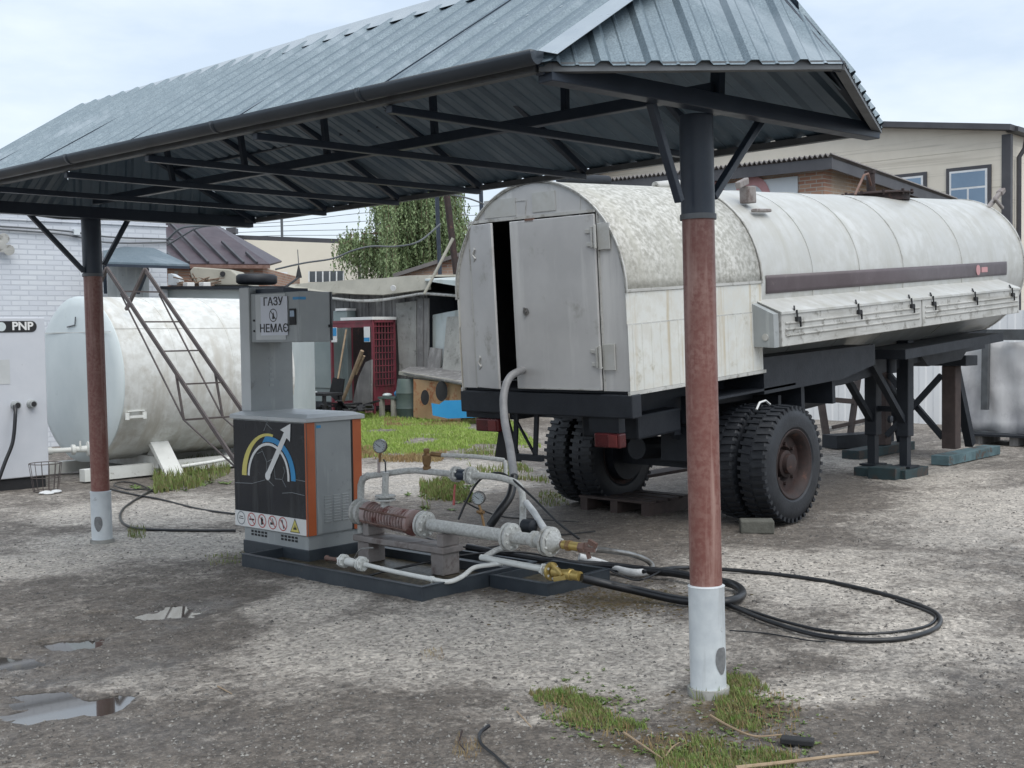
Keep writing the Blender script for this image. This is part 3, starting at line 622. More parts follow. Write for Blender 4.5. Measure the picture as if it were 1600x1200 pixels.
cov = m.build('top_cover', MT['displight'], dis, bevel=.004)
m = MB(); m.box(XD+.09, XD+.13, YK-.0065, YK-.0042, .985, 1.005); m.build('nameplate', MT['blue'], sp_)
# gauge picture, measured on the front panel plane
def fp(px, py, off=.0065): return pix(px, py, X=XD-off)
gb = None
def z4(x, y): return (340+x/5.333, 600+y/5.333)
def arc_ring(outer, inner, mat, name, off):
    m = MB(); k = len(outer); m.add([fp(*z4(*p), off) for p in outer]+[fp(*z4(*p), off) for p in inner], [(i, i+1, k+i+1, k+i) for i in range(k-1)]); return m.build(name, MT[mat], front)
def ell_arc(cx, cy, rx, ry, a0, a1, sk=.11, n=18):
    r = []
    for i in range(n+1):
        a = math.radians(a0+(a1-a0)*i/n); x = cx+rx*math.cos(a); r.append((x, cy-ry*math.sin(a)+(x-cx)*sk))
    return r
arc_ring(ell_arc(425, 775, 222, 362, 181, 80), ell_arc(425, 775, 184, 340, 181, 80), 'yellow', 'yellow_arc', .0066)
arc_ring(ell_arc(428, 782, 222, 345, 98, -1), ell_arc(428, 782, 184, 300, 108, -1), 'blue', 'blue_arc', .0066)
arc_ring(ell_arc(425, 775, 174, 285, 181, -4), ell_arc(425, 775, 158, 262, 181, -4), 'white', 'white_arc', .0066)
m = MB(); m.add([fp(*z4(*p), .009) for p in [(398, 758), (432, 775), (575, 450), (603, 482), (607, 330), (520, 382), (553, 402)]], [(0, 1, 2, 6), (6, 2, 3, 4, 5)])
m.add([fp(*z4(418+22*math.cos(a/2), 765+38*math.sin(a/2)), .0095) for a in range(13)], [tuple(range(13))]); m.build('arrow', MT['white'], front)
m = MB()
for pts in ([(150, 822), (290, 828), (395, 800)], [(480, 790), (540, 795), (560, 730), (550, 690)], [(540, 910), (620, 905), (725, 930)], [(640, 795), (730, 812)], [(375, 560), (410, 650), (405, 760)], [(410, 650), (470, 620)], [(420, 800), (470, 850)], [(470, 690), (480, 790)], [(540, 800), (570, 860)], [(330, 580), (375, 560), (365, 540)], [(425, 290), (385, 390)], [(405, 330), (455, 380)]):
    m.tube([fp(*z4(*p), .0048) for p in pts], .0022, 5)
m.build('crack', MT['crack'], front)
m = MB(); m.sphere(fp(*z4(425, 292), .009), .012, 8); m.build('lock_knob', MT['steel'], front, smooth=60)
m = MB(); m.box(XD-.02, XD-.005, 7.50, 7.56, .955, .975); m.build('latch', MT['rust'], front) if 0 else None
def disc_ring(c, r, w, mat, name, par, off):
    m = MB(); n = 24; y, z = c; m.add([(XD-off, y+math.cos(6.2832*i/n)*r, z+math.sin(6.2832*i/n)*r) for i in range(n)]+[(XD-off, y+math.cos(6.2832*i/n)*(r-w), z+math.sin(6.2832*i/n)*(r-w)) for i in range(n)], [(i, (i+1) % n, n+(i+1) % n, n+i) for i in range(n)]); return m.build(name, MT[mat], par)
for k, y in enumerate((7.80, 7.665, 7.535, 7.405, 7.28)):
    c = (y, .268); disc_ring(c, .052, .008, 'redprint' if k else 'crack', 'warning_sign', strip, .0066)
    m = MB(); q = .036
    if k: m.bar((XD-.0068, y+q, c[1]+q), (XD-.0068, y-q, c[1]-q), .0004, .007, up=(0, 1, -1)); m.build('sign_slash', MT['redprint'], strip)
    m = MB()
    if k == 0: m.bar((XD-.0062, y-.03, .265), (XD-.0062, y+.03, .265), .0004, .006); m.bar((XD-.0062, y-.022, .28), (XD-.0062, y+.022, .28), .0004, .006)
    elif k == 1: m.bar((XD-.0062, y-.03, .268), (XD-.0062, y+.03, .268), .0004, .012)
    elif k == 2: m.bar((XD-.0062, y-.003, .24), (XD-.0062, y-.003, .29), .0004, .02, up=(0, 0, 1)); m.box(XD-.0064, XD-.0060, y-.012, y+.012, .245, .285); m.box(XD-.0064, XD-.006, y-.006, y+.006, .288, .298)
    elif k == 3: m.box(XD-.0064, XD-.006, y-.002, y+.028, .25, .268); m.bar((XD-.0062, y-.02, .25), (XD-.0062, y+.005, .3), .0004, .007)
    else: m.bar((XD-.0062, y-.012, .235), (XD-.0062, y+.012, .3), .0004, .012)
    m.build('sign_pictogram', MT['ink'], strip)
def tri(y, z, r, off, mat, name):
    m = MB(); m.add([(XD-off, y, z+r), (XD-off, y-r*.87, z-r*.6), (XD-off, y+r*.87, z-r*.6)], [(0, 1, 2)]); m.build(name, MT[mat], strip)
tri(7.135, .258, .066, .0060, 'ink', 'hazard_triangle'); tri(7.135, .257, .056, .0066, 'yellow', 'hazard_triangle')
m = MB(); m.add([(XD-.007, 7.135+a, .24+b) for a, b in ((-.022, 0), (.022, 0), (.014, .02), (.006, .012), (0, .04), (-.008, .014), (-.015, .022))], [(0, 1, 2, 3, 4, 5, 6)]); m.build('flame_mark', MT['ink'], strip)
# column and head
YC0, YC1 = 7.742, 7.868; XC0, XC1 = 5.56, 5.96
m = MB(); m.box(XC0, XC1, YC0, YC1, 1.07, 2.035); col = m.build('column', MT['dispgrey'], dis, bevel=.005)
m = MB(); m.box(XC0-.004, XC0-.0008, YC0+.004, YC1-.004, 1.09, 2.03); m.build('column_cover', MT['displight'], col)
hy0 = pix(468, 500, X=XC0+.01).y; hz0, hz1 = 1.612, 1.985
m = MB(); m.box(XC0+.01, XC1-.10, hy0, YC0-.001, hz0, hz1); head = m.build('sign_head', MT['dispgrey'], dis, bevel=.006)
m = MB(); m.box(XC0+.06, XC1-.11, hy0+.25, YC0-.001, hz1+.001, hz1+.035); m.build('head_top', MT['frame'], head)
m = MB(); m.box(XC0+.004, XC0+.0092, hy0+.16, YC0-.07, hz0+.02, hz1-.01); hp = m.build('head_door', MT['displight'], head)
m = MB(); m.box(XC0, XC0+.0038, 7.275, 7.60, 1.665, 1.955); pap = m.build('paper_notice', MT['paper'], hp)
text('notice_text', 'ГАЗУ', .085, (XC0-.001, 7.445, 1.915), (0, -1, 0), (0, 0, 1), MT['ink'], pap, off=.001, sx=1.15)
text('notice_text', 'НЕМАЄ', .085, (XC0-.001, 7.44, 1.715), (0, -1, 0), (0, 0, 1), MT['ink'], pap, off=.001, sx=1.15)
m = MB(); n = 24; c = (7.445, 1.815)
m.add([(XC0-.001, c[0]+math.cos(6.2832*i/n)*.05, c[1]+math.sin(6.2832*i/n)*.05) for i in range(n)]+[(XC0-.001, c[0]+math.cos(6.2832*i/n)*.043, c[1]+math.sin(6.2832*i/n)*.043) for i in range(n)], [(i, (i+1) % n, n+(i+1) % n, n+i) for i in range(n)])
m.bar((XC0-.001, c[0]+.03, c[1]+.03), (XC0-.001, c[0]-.03, c[1]-.03), .0006, .007, up=(0, 1, -1)); m.build('notice_symbol', MT['ink'], pap)
m = MB(); m.add([(XC0-.0006, c[0]+a, c[1]+b) for a, b in ((-.016, -.028), (.016, -.028), (.008, .01), (0, .026), (-.008, .01))], [(0, 1, 2, 3, 4)]); m.build('notice_symbol', MT['ink'], pap)
m = MB(); m.box(XC0+.002, XC0+.0089, hy0+.035, hy0+.115, 1.74, 1.86); kp = m.build('keypad', MT['blackm'], head, bevel=.003)
m = MB(); m.box(XC0-.001, XC0+.0018, hy0+.05, hy0+.10, 1.80, 1.845); m.build('keypad_display', MT['glass'], kp)
m = MB(); m.box(XC0+.006, XC0+.0095, hy0+.001, hy0+.07, 1.925, 1.945); m.box(XC0+.012, XC0+.07, hy0-.003, hy0-.0008, 1.925, 1.945); m.build('label_sticker', MT['blue'], head)
m = MB(); m.box(XC1-.12, XC1-.095, hy0-.012, hy0+.03, 1.72, 1.74); m.build('head_latch', MT['blackm'], head)
m = MB(); m.box(XC1-.099, XC1-.087, hy0-.01, hy0+.04, hz0+.01, hz1); m.build('head_hinge_strip', MT['frame_light'], head)
for z in (1.78, 1.70): m = MB(); m.cyl((XC0+.001, YC0-.045, z), (XC0+.0095, YC0-.045, z), .008, n=10); m.build('head_lock', MT['ink'], head)
m = MB()
for k in range(6): m.box(XC0+.17, XC0+.21, YC0-.003, YC0-.0008, 1.27+k*.042, 1.29+k*.042)
m.build('faded_marking', MT['dispfade'], col)
m = MB(); m.sphere(pix(503, 633, z=1.09), .02, 8, (1, 1, .6)); m.sphere(pix(515, 636, z=1.09), .014, 8, (1, 1, .6)); m.build('cover_knob', MT['blackm'], cov, smooth=60)
# ================================================================ SKID TRAY
tr = thing('steel_skid_tray', 'black open steel tray under the dispenser and pump, wet dirt inside', 'skid tray', (5.7, 6.3, 0))
def frame_rect(m, x0, x1, y0, y1, z, t=.018, lip=.03):
    m.box(x0, x0+t, y0, y1, -.03, z); m.box(x1-t, x1, y0, y1, -.03, z); m.box(x0+t, x1-t, y0, y0+t, -.03, z); m.box(x0+t, x1-t, y1-t, y1, -.03, z)
    m.box(x0-.008, x0+lip, y0-.008, y1, z+.001, z+.008); m.box(x1-lip, x1+.004, y0-.008, y1, z+.001, z+.008); m.box(x0+lip, x1-lip, y0-.008, y0+lip, z+.001, z+.008)
m = MB(); frame_rect(m, 5.14, 6.22, 5.44, 7.32, .088); m.build('tray_rim', MT['tray'], tr, bevel=.002)
m = MB(); m.box(5.16, 6.20, 5.46, 7.30, -.02, .018); m.build('tray_dirt', MT['traydirt'], tr)
m = MB(); frame_rect(m, 5.74, 6.38, 4.93, 5.425, .075); m.build('tray_rim', MT['tray'], tr, bevel=.002)
m = MB(); m.box(5.76, 6.36, 4.95, 5.41, -.02, .014); m.build('tray_dirt', MT['traydirt'], tr)
m = MB(); m.box(5.98, 6.04, 5.46, 7.28, .019, .08); m.build('cross_channel', MT['tray'], tr)
# ================================================================ PUMP AND PIPES
pp = thing('pump_and_pipework', 'grey and rust-red gas pump with flanged pipes, gauges and valves beside the dispenser', 'pump', (5.8, 5.9, .09))
XP = 5.78
def Q(x, y, X=XP): return pix(x, y, X=X)
def flange(c, ax, r, t=.022, bolts=8, mat='pipegrey', gap=.008, two=True, par=None):
    c = Vector(c); ax = Vector(ax).normalized(); m = MB()
    m.lathe(c-ax*(t+gap/2), ax, [(0, r*.96), (.003, r), (t-.003, r), (t, r*.97)], 32)
    if two: m.lathe(c+ax*(gap/2), ax, [(0, r*.97), (.003, r), (t-.003, r), (t, r*.96)], 32)
    o = m.build('flange', MT[mat], par or pp, smooth=40)
    m = MB(); a = ax.cross(Vector((0, 0, 1))).normalized(); b = ax.cross(a)
    for k in range(bolts):
        t_ = 6.2832*(k+.5)/bolts; p = c + (a*math.cos(t_)+b*math.sin(t_))*r*.76; L_ = t+gap/2+.012
        m.cyl(p-ax*L_, p+ax*(L_ if two else 0), .0085, n=6)
    m.build('bolts', MT['steel' if mat == 'pumpred' else 'pipewhite'], o); return o
def pipe(pts, r, mat='pipegrey', name='pipe', par=None, n=18): m = MB(); m.tube(pts, r, n); return m.build(name, MT[mat], par or pp, smooth=50)
a0, a1 = Q(575, 802), Q(648, 817); d = (a1-a0).normalized()
m = MB(); prof = [(0, .06), (.0, .088), (.05, .09), (.05, .07)]; L_ = (a1-a0).length; k = 0; x = .06
while x < L_-.055: prof += [(x, .064), (x+.004, .083), (x+.012, .083), (x+.016, .064)]; x += .030
prof += [(L_-.03, .07), (L_-.03, .092), (L_, .092), (L_, .06)]
m.lathe(a0, d, prof, 32); body_ = m.build('pump_body', MT['pumpred'], pp, smooth=35)
m = MB()
for s in (-1, 1):
    for zz in (-1, 1):
        p = Vector((s*.078, 0, zz*.045)); m.cyl(a0+p, a1+p, .007, n=8)
m.build('tie_rod', MT['rustmetal'], body_)
m = MB(); m.lathe(a0-d*.12, d, [(0, .05), (.0, .085), (.012, .095), (.03, .095), (.035, .075), (.06, .075), (.066, .095), (.09, .095), (.095, .07), (.12, .07)], 28); m.build('pump_inlet', MT['pipegrey'], body_, smooth=35)
f1 = Q(663, 819); flange(f1, d, .092, bolts=8)
e1 = Q(795, 838); e0 = Q(672, 820); pipe([e0, e1], .043)
dd = (e1-e0).normalized(); flange(Q(797, 838.5), dd, .090)
pipe([Q(800, 839), Q(846, 845)], .040)
m = MB(); c = Q(836, 843); m.lathe(c-dd*.02, dd, [(0, .045), (.005, .055), (.03, .055), (.035, .045)], 20); m.build('pipe_collar', MT['pipegrey'], pp, smooth=40)
flange(Q(858, 846), dd, .094)
m = MB(); c = Q(864, 847); m.lathe(c, dd, [(0, .07), (.02, .06), (.05, .035), (.07, .03)], 24); m.build('reducer', MT['pipegrey'], pp, smooth=40)
# pump bracket
m = MB(); zt = .20; m.box(5.70, 5.90, 5.82, 6.75, .17, .215); bk = m.build('pump_bracket', MT['bracket'], pp, bevel=.008)
for q_ in ((5.72, 5.88, 5.84, 5.96, .02, .168), (5.72, 5.88, 5.84, 5.90, .216, .30), (5.72, 5.88, 6.60, 6.66, .216, .32), (5.72, 5.88, 6.60, 6.72, .02, .168)):
    m = MB(); m.box(*q_); m.build('bracket_foot', MT['bracket'], bk, bevel=.006)
# discharge riser on pump with gauge
r0 = Q(602, 776); r1 = Q(603, 738); flange(Q(602, 778), (0, 0, 1), .075, t=.014, gap=.012, bolts=6); pipe([Q(602, 778), Q(602, 800)], .035)
pipe([r0, Q(602, 757), r1], .024)
pipe([Q(564, 832, 5.80), Q(563.5, 790, 5.80), Q(564, 758, 5.80), Q(567, 748, 5.8), Q(576, 743, 5.8)], .026)
pipe([Q(574, 744, 5.80), Q(632, 736, 5.86), Q(650, 735, 5.9), Q(712, 741, 6.0)], .022)
pipe([Q(592, 738, 5.80), Q(592, 718, 5.80)], .011, 'pumpred'); 
def gauge(px, py, X, r, face=(-.85, -.45, 0), stem=None, name='pressure_gauge'):
    c = Q(px, py, X); f = Vector(face).normalized(); m = MB(); m.lathe(c-f*.02, f, [(0, r*.9), (.004, r), (.036, r), (.040, r*.9), (.038, r*.88)], 28); o = m.build(name, MT['steel'], pp, smooth=40)
    m = MB(); m.lathe(c+f*.0185, f, [(0, r*.86), (.002, r*.86)], 28); dl = m.build('dial', MT['dial'], o)
    a = f.cross(Vector((0, 0, 1))).normalized(); b = Vector((0, 0, 1)); m = MB(); m.bar(c+f*.022-a*r*.2-b*r*.15, c+f*.022+a*r*.5+b*r*.35, .004, .003)
    for k in range(11):
        t_ = math.radians(-40+k*26); v = a*math.cos(t_)+b*math.sin(t_); m.bar(c+f*.0215+v*r*.66, c+f*.0215+v*r*.8, .003, .002, up=f)
    m.build('needle', MT['ink'], dl)
    if stem: pipe([c-Vector((0, 0, r*.9))]+[Vector(s) for s in stem], .009, 'bronze', 'gauge_stem', o, 8)
    return o
gauge(594, 697, 5.80, .050, stem=[Q(593, 722, 5.80)])
pipe([Q(599, 718, 5.79), Q(602, 722, 5.79), Q(603, 744, 5.79)], .006, 'black', 'capillary', n=6)
m = MB(); c = Q(667, 738, 5.93); m.lathe(c, (0, 0, 1), [(0, .016), (.02, .016), (.02, .028), (.04, .03), (.045, .022), (.07, .03), (.12, .032), (.125, .026), (.135, .018), (.15, .022), (.165, .022), (.17, .012)], 20); m.build('safety_valve', MT['bronze'], pp, smooth=40)
pipe([Q(674, 709, 5.93), Q(690, 711, 5.95)], .016, 'bronze', 'valve_outlet'); pipe([Q(688, 711, 5.95), Q(740, 713, 6.05), Q(788, 719, 6.15)], .015)
pipe([Q(788, 719, 6.15), Q(790, 728, 6.15), Q(790, 742, 6.13)], .014)
# flanged ball valve on upper pipe
va, vb = Q(710, 741, 6.0), Q(738, 743, 6.0); vd = (vb-va).normalized(); flange(Q(713, 741, 6.0), vd, .055, t=.016, bolts=6); flange(Q(736, 743, 6.0), vd, .060, t=.016, bolts=6)
m = MB(); m.lathe(va, vd, [(0, .032), (.04, .04), (.1, .04), ((vb-va).length, .032)], 18); vv = m.build('ball_valve', MT['frame'], pp, smooth=40)
m = MB(); m.tube([Q(711, 757, 5.97), Q(710, 768, 5.96), Q(709, 789, 5.96)], [.006, .008, .009], 8); m.build('valve_handle', MT['redprint'], vv, smooth=50)
pipe(curve([Q(738, 743, 6.0), Q(762, 744, 6.04), Q(788, 748, 6.08), Q(808, 756, 6.1), Q(816, 772, 6.1), Q(817, 800, 6.08), Q(816, 834, 6.0)], 5), .023)
pipe([Q(822, 785, 6.1), Q(834, 800, 6.05), Q(858, 838, 5.9)], .022, 'insul')
gauge(748, 778, 5.95, .046, stem=[Q(752, 800, 5.95), Q(757, 826, 5.9)])
m = MB(); c = Q(751, 800, 5.94); m.sphere(c, .02, 8); m.cyl(c-vd*.03, c+vd*.03, .012, n=8); m.build('gauge_cock', MT['bronze'], pp, smooth=60)
m = MB(); c = Q(826, 822, 5.95); m.lathe(c-vd*.06, vd, [(0, .02), (.02, .045), (.10, .045), (.12, .02)], 16); m.build('motor_cap', MT['chassis'], pp, smooth=40)
# outlet: threaded nipple, bronze valve, steel clamp and U-shaped metal hose
pipe([Q(868, 848), Q(882, 851)], .024, 'rustmetal', 'nipple'); pipe([Q(880, 851), Q(908, 855)], .028, 'brass', 'union')
pipe([Q(886, 852), Q(892, 853)], .035, 'bronze', 'union_nut', n=6); pipe([Q(906, 855), Q(914, 856)], .033, 'rustmetal', 'union_nut', n=6)
m = MB(); m.bar(Q(914, 848), Q(921, 873), .02, .02); m.bar(Q(920, 846), Q(932, 853), .02, .03); m.bar(Q(912, 860), Q(930, 861), .02, .015); m.cyl(Q(914, 857), Q(930, 858), .012, n=8); m.build('hose_clamp', MT['rustmetal'], pp)
ss = [(928, 858, .26), (955, 861, .22), (985, 866, .17), (1008, 874, .11), (1019, 884, .06), (1014, 893, .04), (995, 895, .035), (970, 891, .035), (940, 880, .05), (905, 870, .10)]
P_ = [Q(928, 858)]+[pix(a, b, z=z) for a, b, z in ss[1:]]
pipe(curve(P_[:6], 6), .019, 'steel', 'steel_hose', n=12); pipe(curve(P_[5:], 6), .026, 'insul', 'wrapped_hose', n=12)
# low pipe run with small valve and yellow hose coupling
X2 = 5.33
S = lambda x, y, X=X2: pix(x, y, X=X)
pipe([S(510, 872, 5.42), S(530, 875)], .014, 'rustmetal', 'nipple'); m = MB(); m.sphere(S(511, 872, 5.42), .022, 8); m.build('elbow', MT['rustmetal'], pp, smooth=60)
sd = (S(680, 903)-S(570, 883)).normalized(); flange(S(537, 876.5), sd, .047, t=.013, bolts=6, mat='pipewhite'); flange(S(565, 881), sd, .050, t=.014, bolts=6, mat='pipewhite')
m = MB(); m.lathe(S(540, 877), sd, [(0, .022), (.02, .03), (.09, .03), (.11, .022)], 16); sv = m.build('small_valve', MT['pipewhite'], pp, smooth=40)
m = MB(); m.tube([S(553, 874), S(560, 861), S(566, 857), S(583, 856)], .005, 8); m.build('valve_handle', MT['steel'], sv, smooth=50)
pipe(curve([S(570, 882), S(620, 894), S(672, 904.5), S(700, 909, 5.36), S(722, 901, 5.5), S(741, 887, 5.66), S(770, 882, 5.75), S(785, 880, 5.78)], 6), .0155, 'pipewhite')
m = MB(); c = S(675, 905); m.lathe(c-sd*.01, sd, [(0, .016), (.0, .02), (.02, .02), (.02, .016)], 14); m.bar(c, c-Vector((0, 0, .07)), .02, .006); m.build('pipe_clip', MT['pipewhite'], pp)
pipe([S(752, 871, 5.80), S(800, 880, 5.76), S(848, 889, 5.74)], .021, 'pipewhite'); pipe([S(756, 871, 5.80), S(775, 860, 6.0), S(800, 851, 6.1)], .02, 'pipegrey')
cd = (S(848, 889, 5.74)-S(800, 880, 5.76)).normalized(); flange(S(852, 890, 5.74), cd, .036, t=.012, bolts=6, mat='pipewhite', two=False); flange(S(864, 893, 5.73), cd, .058, t=.022, bolts=6, mat='brass', two=False)
m = MB(); m.lathe(S(866, 893, 5.73), cd, [(0, .035), (.03, .03), (.05, .022), (.08, .026), (.12, .03), (.125, .036), (.15, .036), (.155, .03), (.22, .03), (.22, .026)], 20); cpl = m.build('hose_coupling', MT['brass'], pp, smooth=40)
m = MB(); m.bar(S(866, 905, 5.70), S(885, 902, 5.70), .025, .03); m.bar(S(861, 880, 5.7), S(878, 899, 5.69), .02, .02); m.build('coupling_cam', MT['brass'], cpl, bevel=.004)
# ================================================================ HOSES ON THE GROUND
hc = lambda pts, r, n=7: curve([pix(a, b, z=z) for a, b, z in pts], n)
def hose(name, pts, r, mat, label, cat='hose', n=12, group=None):
    m = MB(); m.tube(pts, r, n); o = m.build(name, MT[mat], smooth=50); return tag(o, label, cat, group)
hose('rubber_hose', [S(908, 903, 5.71)]+hc([(950, 913, .10), (1000, 924, .06), (1060, 937, .04), (1110, 941, .038), (1145, 938, .04), (1160, 927, .04), (1145, 913, .045), (1100, 904, .05), (1050, 895, .05), (1000, 890, .05), (950, 884, .05), (880, 880, .06), (800, 868, .07), (730, 855, .1)], .03), .027, 'black', 'thick black rubber hose from the yellow coupling, looping behind the near canopy post')
hose('thin_rubber_hose', hc([(1005, 893, .05), (1060, 887, .02), (1120, 889, .02), (1200, 896, .02), (1290, 908, .02), (1380, 928, .02), (1440, 947, .02), (1468, 964, .02), (1460, 983, .02), (1410, 998, .02), (1340, 1000, .02), (1270, 991, .02), (1200, 970, .02), (1150, 950, .02), (1120, 938, .02)], .014), .0135, 'black', 'thin black hose in a wide loop on the gravel right of the near post')
hose('thin_rubber_hose', hc([(1130, 941, .015), (1180, 957, .015), (1240, 975, .015), (1300, 987, .012), (1370, 990, .012), (1440, 981, .012), (1462, 967, .012), (1448, 955, .012), (1400, 938, .012)], .01), .009, 'black', 'thinner black hose lying inside the wide hose loop')
hose('black_cable', hc([(368, 829, .012), (320, 829, .012), (250, 828, .012), (205, 824, .012), (188, 810, .012), (196, 792, .012), (230, 770, .012), (240, 765, .012)], .01), .012, 'black', 'black cable curling on the ground between the far post and the dispenser', 'cable')
hose('black_cable', hc([(366, 803, .012), (310, 795, .012), (250, 780, .012), (210, 773, .012), (175, 765, .012), (150, 760, .02)], .01), .010, 'black', 'black cable running straight past the foot of the far canopy post', 'cable')
hose('black_cable', hc([(240, 768, .012), (215, 756, .012), (190, 753, .012), (178, 758, .03), (200, 765, .03), (228, 764, .012)], .01), .008, 'black', 'short tangled cable end beside the white tank saddle', 'cable')
# grey hose from the trailer door down to the pipework, and black hose beyond it
hp_ = [pix(836, 575, X=7.75), pix(812, 580, X=7.2), pix(795, 592, X=7.05), pix(787, 620, X=6.95), pix(789, 660, X=6.8), pix(797, 700, X=6.6), pix(803, 745, X=6.35), pix(797, 775, X=6.25), pix(780, 800, X=6.15), pix(765, 822, X=6.1)]
hose('loading_hose', curve(hp_[:7], 7), .031, 'hosegrey', 'grey ribbed hose hanging out of the tanker cabinet door down to the pump')
hose('loading_hose', curve(hp_[6:], 7), .030, 'black', 'black hose end curving down behind the pressure gauge')
hose('black_cable', curve([pix(716, 812, X=5.95), pix(728, 785, X=6.0), pix(745, 755, X=6.05), pix(765, 741, X=6.1), pix(790, 742, X=6.1), pix(830, 775, X=6.05), pix(870, 815, X=6.0), pix(905, 842, X=6.0)], 7), .008, 'black', 'black cable arching over the upper grey pipe', 'cable')
hose('black_cable', curve([pix(725, 783, X=6.3), pix(750, 796, X=6.3), pix(790, 808, X=6.5), pix(850, 812, X=7.0), pix(905, 815, X=7.2)], 6), .006, 'black', 'thin cable sagging behind the gauges towards the trailer wheel', 'cable')
# ================================================================ TANK TRAILER (local frame: x forward, y to its left, z up, nose raised)
TR = Vector((7.33, 6.325, 1.206)); TP = math.radians(3.2)
trl = thing('tank_trailer', 'long dirty white tanker trailer with arched rear cabinet, one door ajar, standing without a truck', 'tank trailer', TR, (0, -TP, 0))
TM = gmat(trl); TI = TM.inverted()
def tl(px, py, y=None, x=None):
    o = TI @ Vector((0, 0, EYE)); p = TI @ pix(px, py, d=10); r = p-o
    t = (y-o.y)/r.y if y is not None else (x-o.x)/r.x
    return o+r*t
def tb(m, name, mat, par=None, **k): return m.build(name, MT[mat], par or trl, local=True, **k)
R_, ZC, CL, TL_ = .875, .755, 1.93, 8.42
def archz(y): return ZC+math.sqrt(max(0, R_*R_-y*y))
# rear cabinet shell: arch sheet
def arch_pts(r, n=26, a0=0, a1=180): return [(math.cos(math.radians(a0+(a1-a0)*i/n))*r, ZC+math.sin(math.radians(a0+(a1-a0)*i/n))*r) for i in range(n+1)]
m = MB(); A = arch_pts(R_+.004, 28, -1, 181); n = len(A)
xs = [-.015, .45, .95, 1.45, CL]
m.add([(x, y, z) for x in xs for y, z in A], [(i*n+j, i*n+j+1, (i+1)*n+j+1, (i+1)*n+j) for i in range(len(xs)-1) for j in range(n-1)])
arch = tb(m, 'cabinet_roof', 'aludirt', smooth=40, solid=.006)
m = MB(); A1 = arch_pts(R_+.016, 28, -1, 181); m.tube([(-.012, y, z) for y, z in A1], .009, 6); tb(m, 'arch_rim', 'locker', arch, smooth=60); m = MB(); m.tube([(CL, y, z) for y, z in A1], .010, 6); tb(m, 'arch_rim', 'locker', arch, smooth=60)
for s, nm in ((-1, 'side'), (1, 'side')):
    m = MB(); y = s*R_
    m.box(-.012, CL, y-.004, y+.004, .505, ZC+.0); o = tb(m, 'upper_side_panel', 'sidewhite')
    m = MB(); vs = []; fs = []; k = 0; x = -.01
    prof = []
    while x < CL: prof += [(x, 0), (x+.05, 0), (x+.056, .006), (x+.062, .006), (x+.068, 0)]; x += .12
    prof = [p for p in prof if p[0] < CL]
    m.add([(a, y+s*(.006+b), z) for a, b in prof for z in (-.0, .50)], [(2*i, 2*i+1, 2*i+3, 2*i+2) for i in range(len(prof)-1)])
    tb(m, 'lower_side_panel', 'sidewhite', solid=.003)
    m = MB(); m.box(-.015, CL+.02, y-.008 if s < 0 else y-.004, y+.004 if s < 0 else y+.012, .497, .507); m.box(-.015, CL+.02, y-.012 if s < 0 else y-.004, y+.004 if s < 0 else y+.016, ZC-.012, ZC+.01); m.box(-.02, CL+.02, y-.012 if s < 0 else y-.01, y+.01 if s < 0 else y+.012, -.03, -.002)
    tb(m, 'side_strip', 'locker')
# rear wall around the doorway
DY0, DY1, DZ = -.625, .70, 1.355
m = MB(); ys = sorted(set([-R_+.001, -.8, -.7, DY0, -.5, -.35, -.2, 0, .2, .35, .5, DY1-.15, DY1, .78, .84, R_-.001]))
for y0, y1 in zip(ys[:-1], ys[1:]):
    zb = DZ if (DY0-1e-6 <= y0 and y1 <= DY1+1e-6) else 0
    z0, z1 = max(archz(y0), zb), max(archz(y1), zb)
    if z0 <= zb and z1 <= zb: continue
    m.add([(0, y0, zb), (0, y1, zb), (0, y1, z1), (0, y0, z0), (.02, y0, zb), (.02, y1, zb), (.02, y1, z1), (.02, y0, z0)], [(0, 1, 2, 3), (4, 7, 6, 5), (0, 4, 5, 1), (3, 2, 6, 7), (0, 3, 7, 4), (1, 5, 6, 2)])
rear = tb(m, 'rear_wall', 'door')
m = MB()
for a, b in (((820, 345), (822, 313)), ((822, 313), (785, 316)), ((906, 338), (907, 306)), ((907, 338), (873, 336)), ((748, 346), (782, 345))): m.bar(tl(*a, x=-.003), tl(*b, x=-.003), .004, .004)
m.bar((-.006, DY0, DZ+.012), (-.006, DY1, DZ+.012), .02, .022); m.bar((-.004, DY0-.012, 0), (-.004, DY0-.012, DZ), .012, .012); m.bar((-.004, DY1+.008, 0), (-.004, DY1+.008, DZ), .012, .016)
tb(m, 'door_frame', 'locker', rear)
m = MB(); m.box(-.008, -.001, -.235, .0, 1.40, 1.55); tb(m, 'patch_plate', 'alu', rear); m = MB(); m.box(-.006, -.001, .18, .52, 1.39, 1.53); tb(m, 'patch_plate', 'alu', rear)
m = MB(); m.bar((-.02, -.02, DZ-.015), (-.02, .07, DZ-.015), .02, .03); tb(m, 'door_stop', 'rustmetal', rear)
# right door leaf
dr = MB(); dr.box(-.03, -.006, DY0+.002, .235, .004, DZ-.012); door = tb(dr, 'rear_door', 'door', bevel=.006)
m = MB(); 
for zz in (.19, 1.10):
    m = MB(); m.box(-.042, -.031, DY0+.005, DY0+.075, zz, zz+.03); m.box(-.042, -.031, DY0+.005, DY0+.085, zz+.10, zz+.13); m.box(-.05, -.031, DY0+.01, DY0+.03, zz-.01, zz+.15); m.cyl((-.045, DY0-.012, zz-.02), (-.045, DY0-.012, zz+.16), .013, n=8)
    m.box(-.02, -.0055, DY0-.13, DY0-.016, zz-.03, zz+.17); tb(m, 'door_hinge', 'alu', door, bevel=.003)

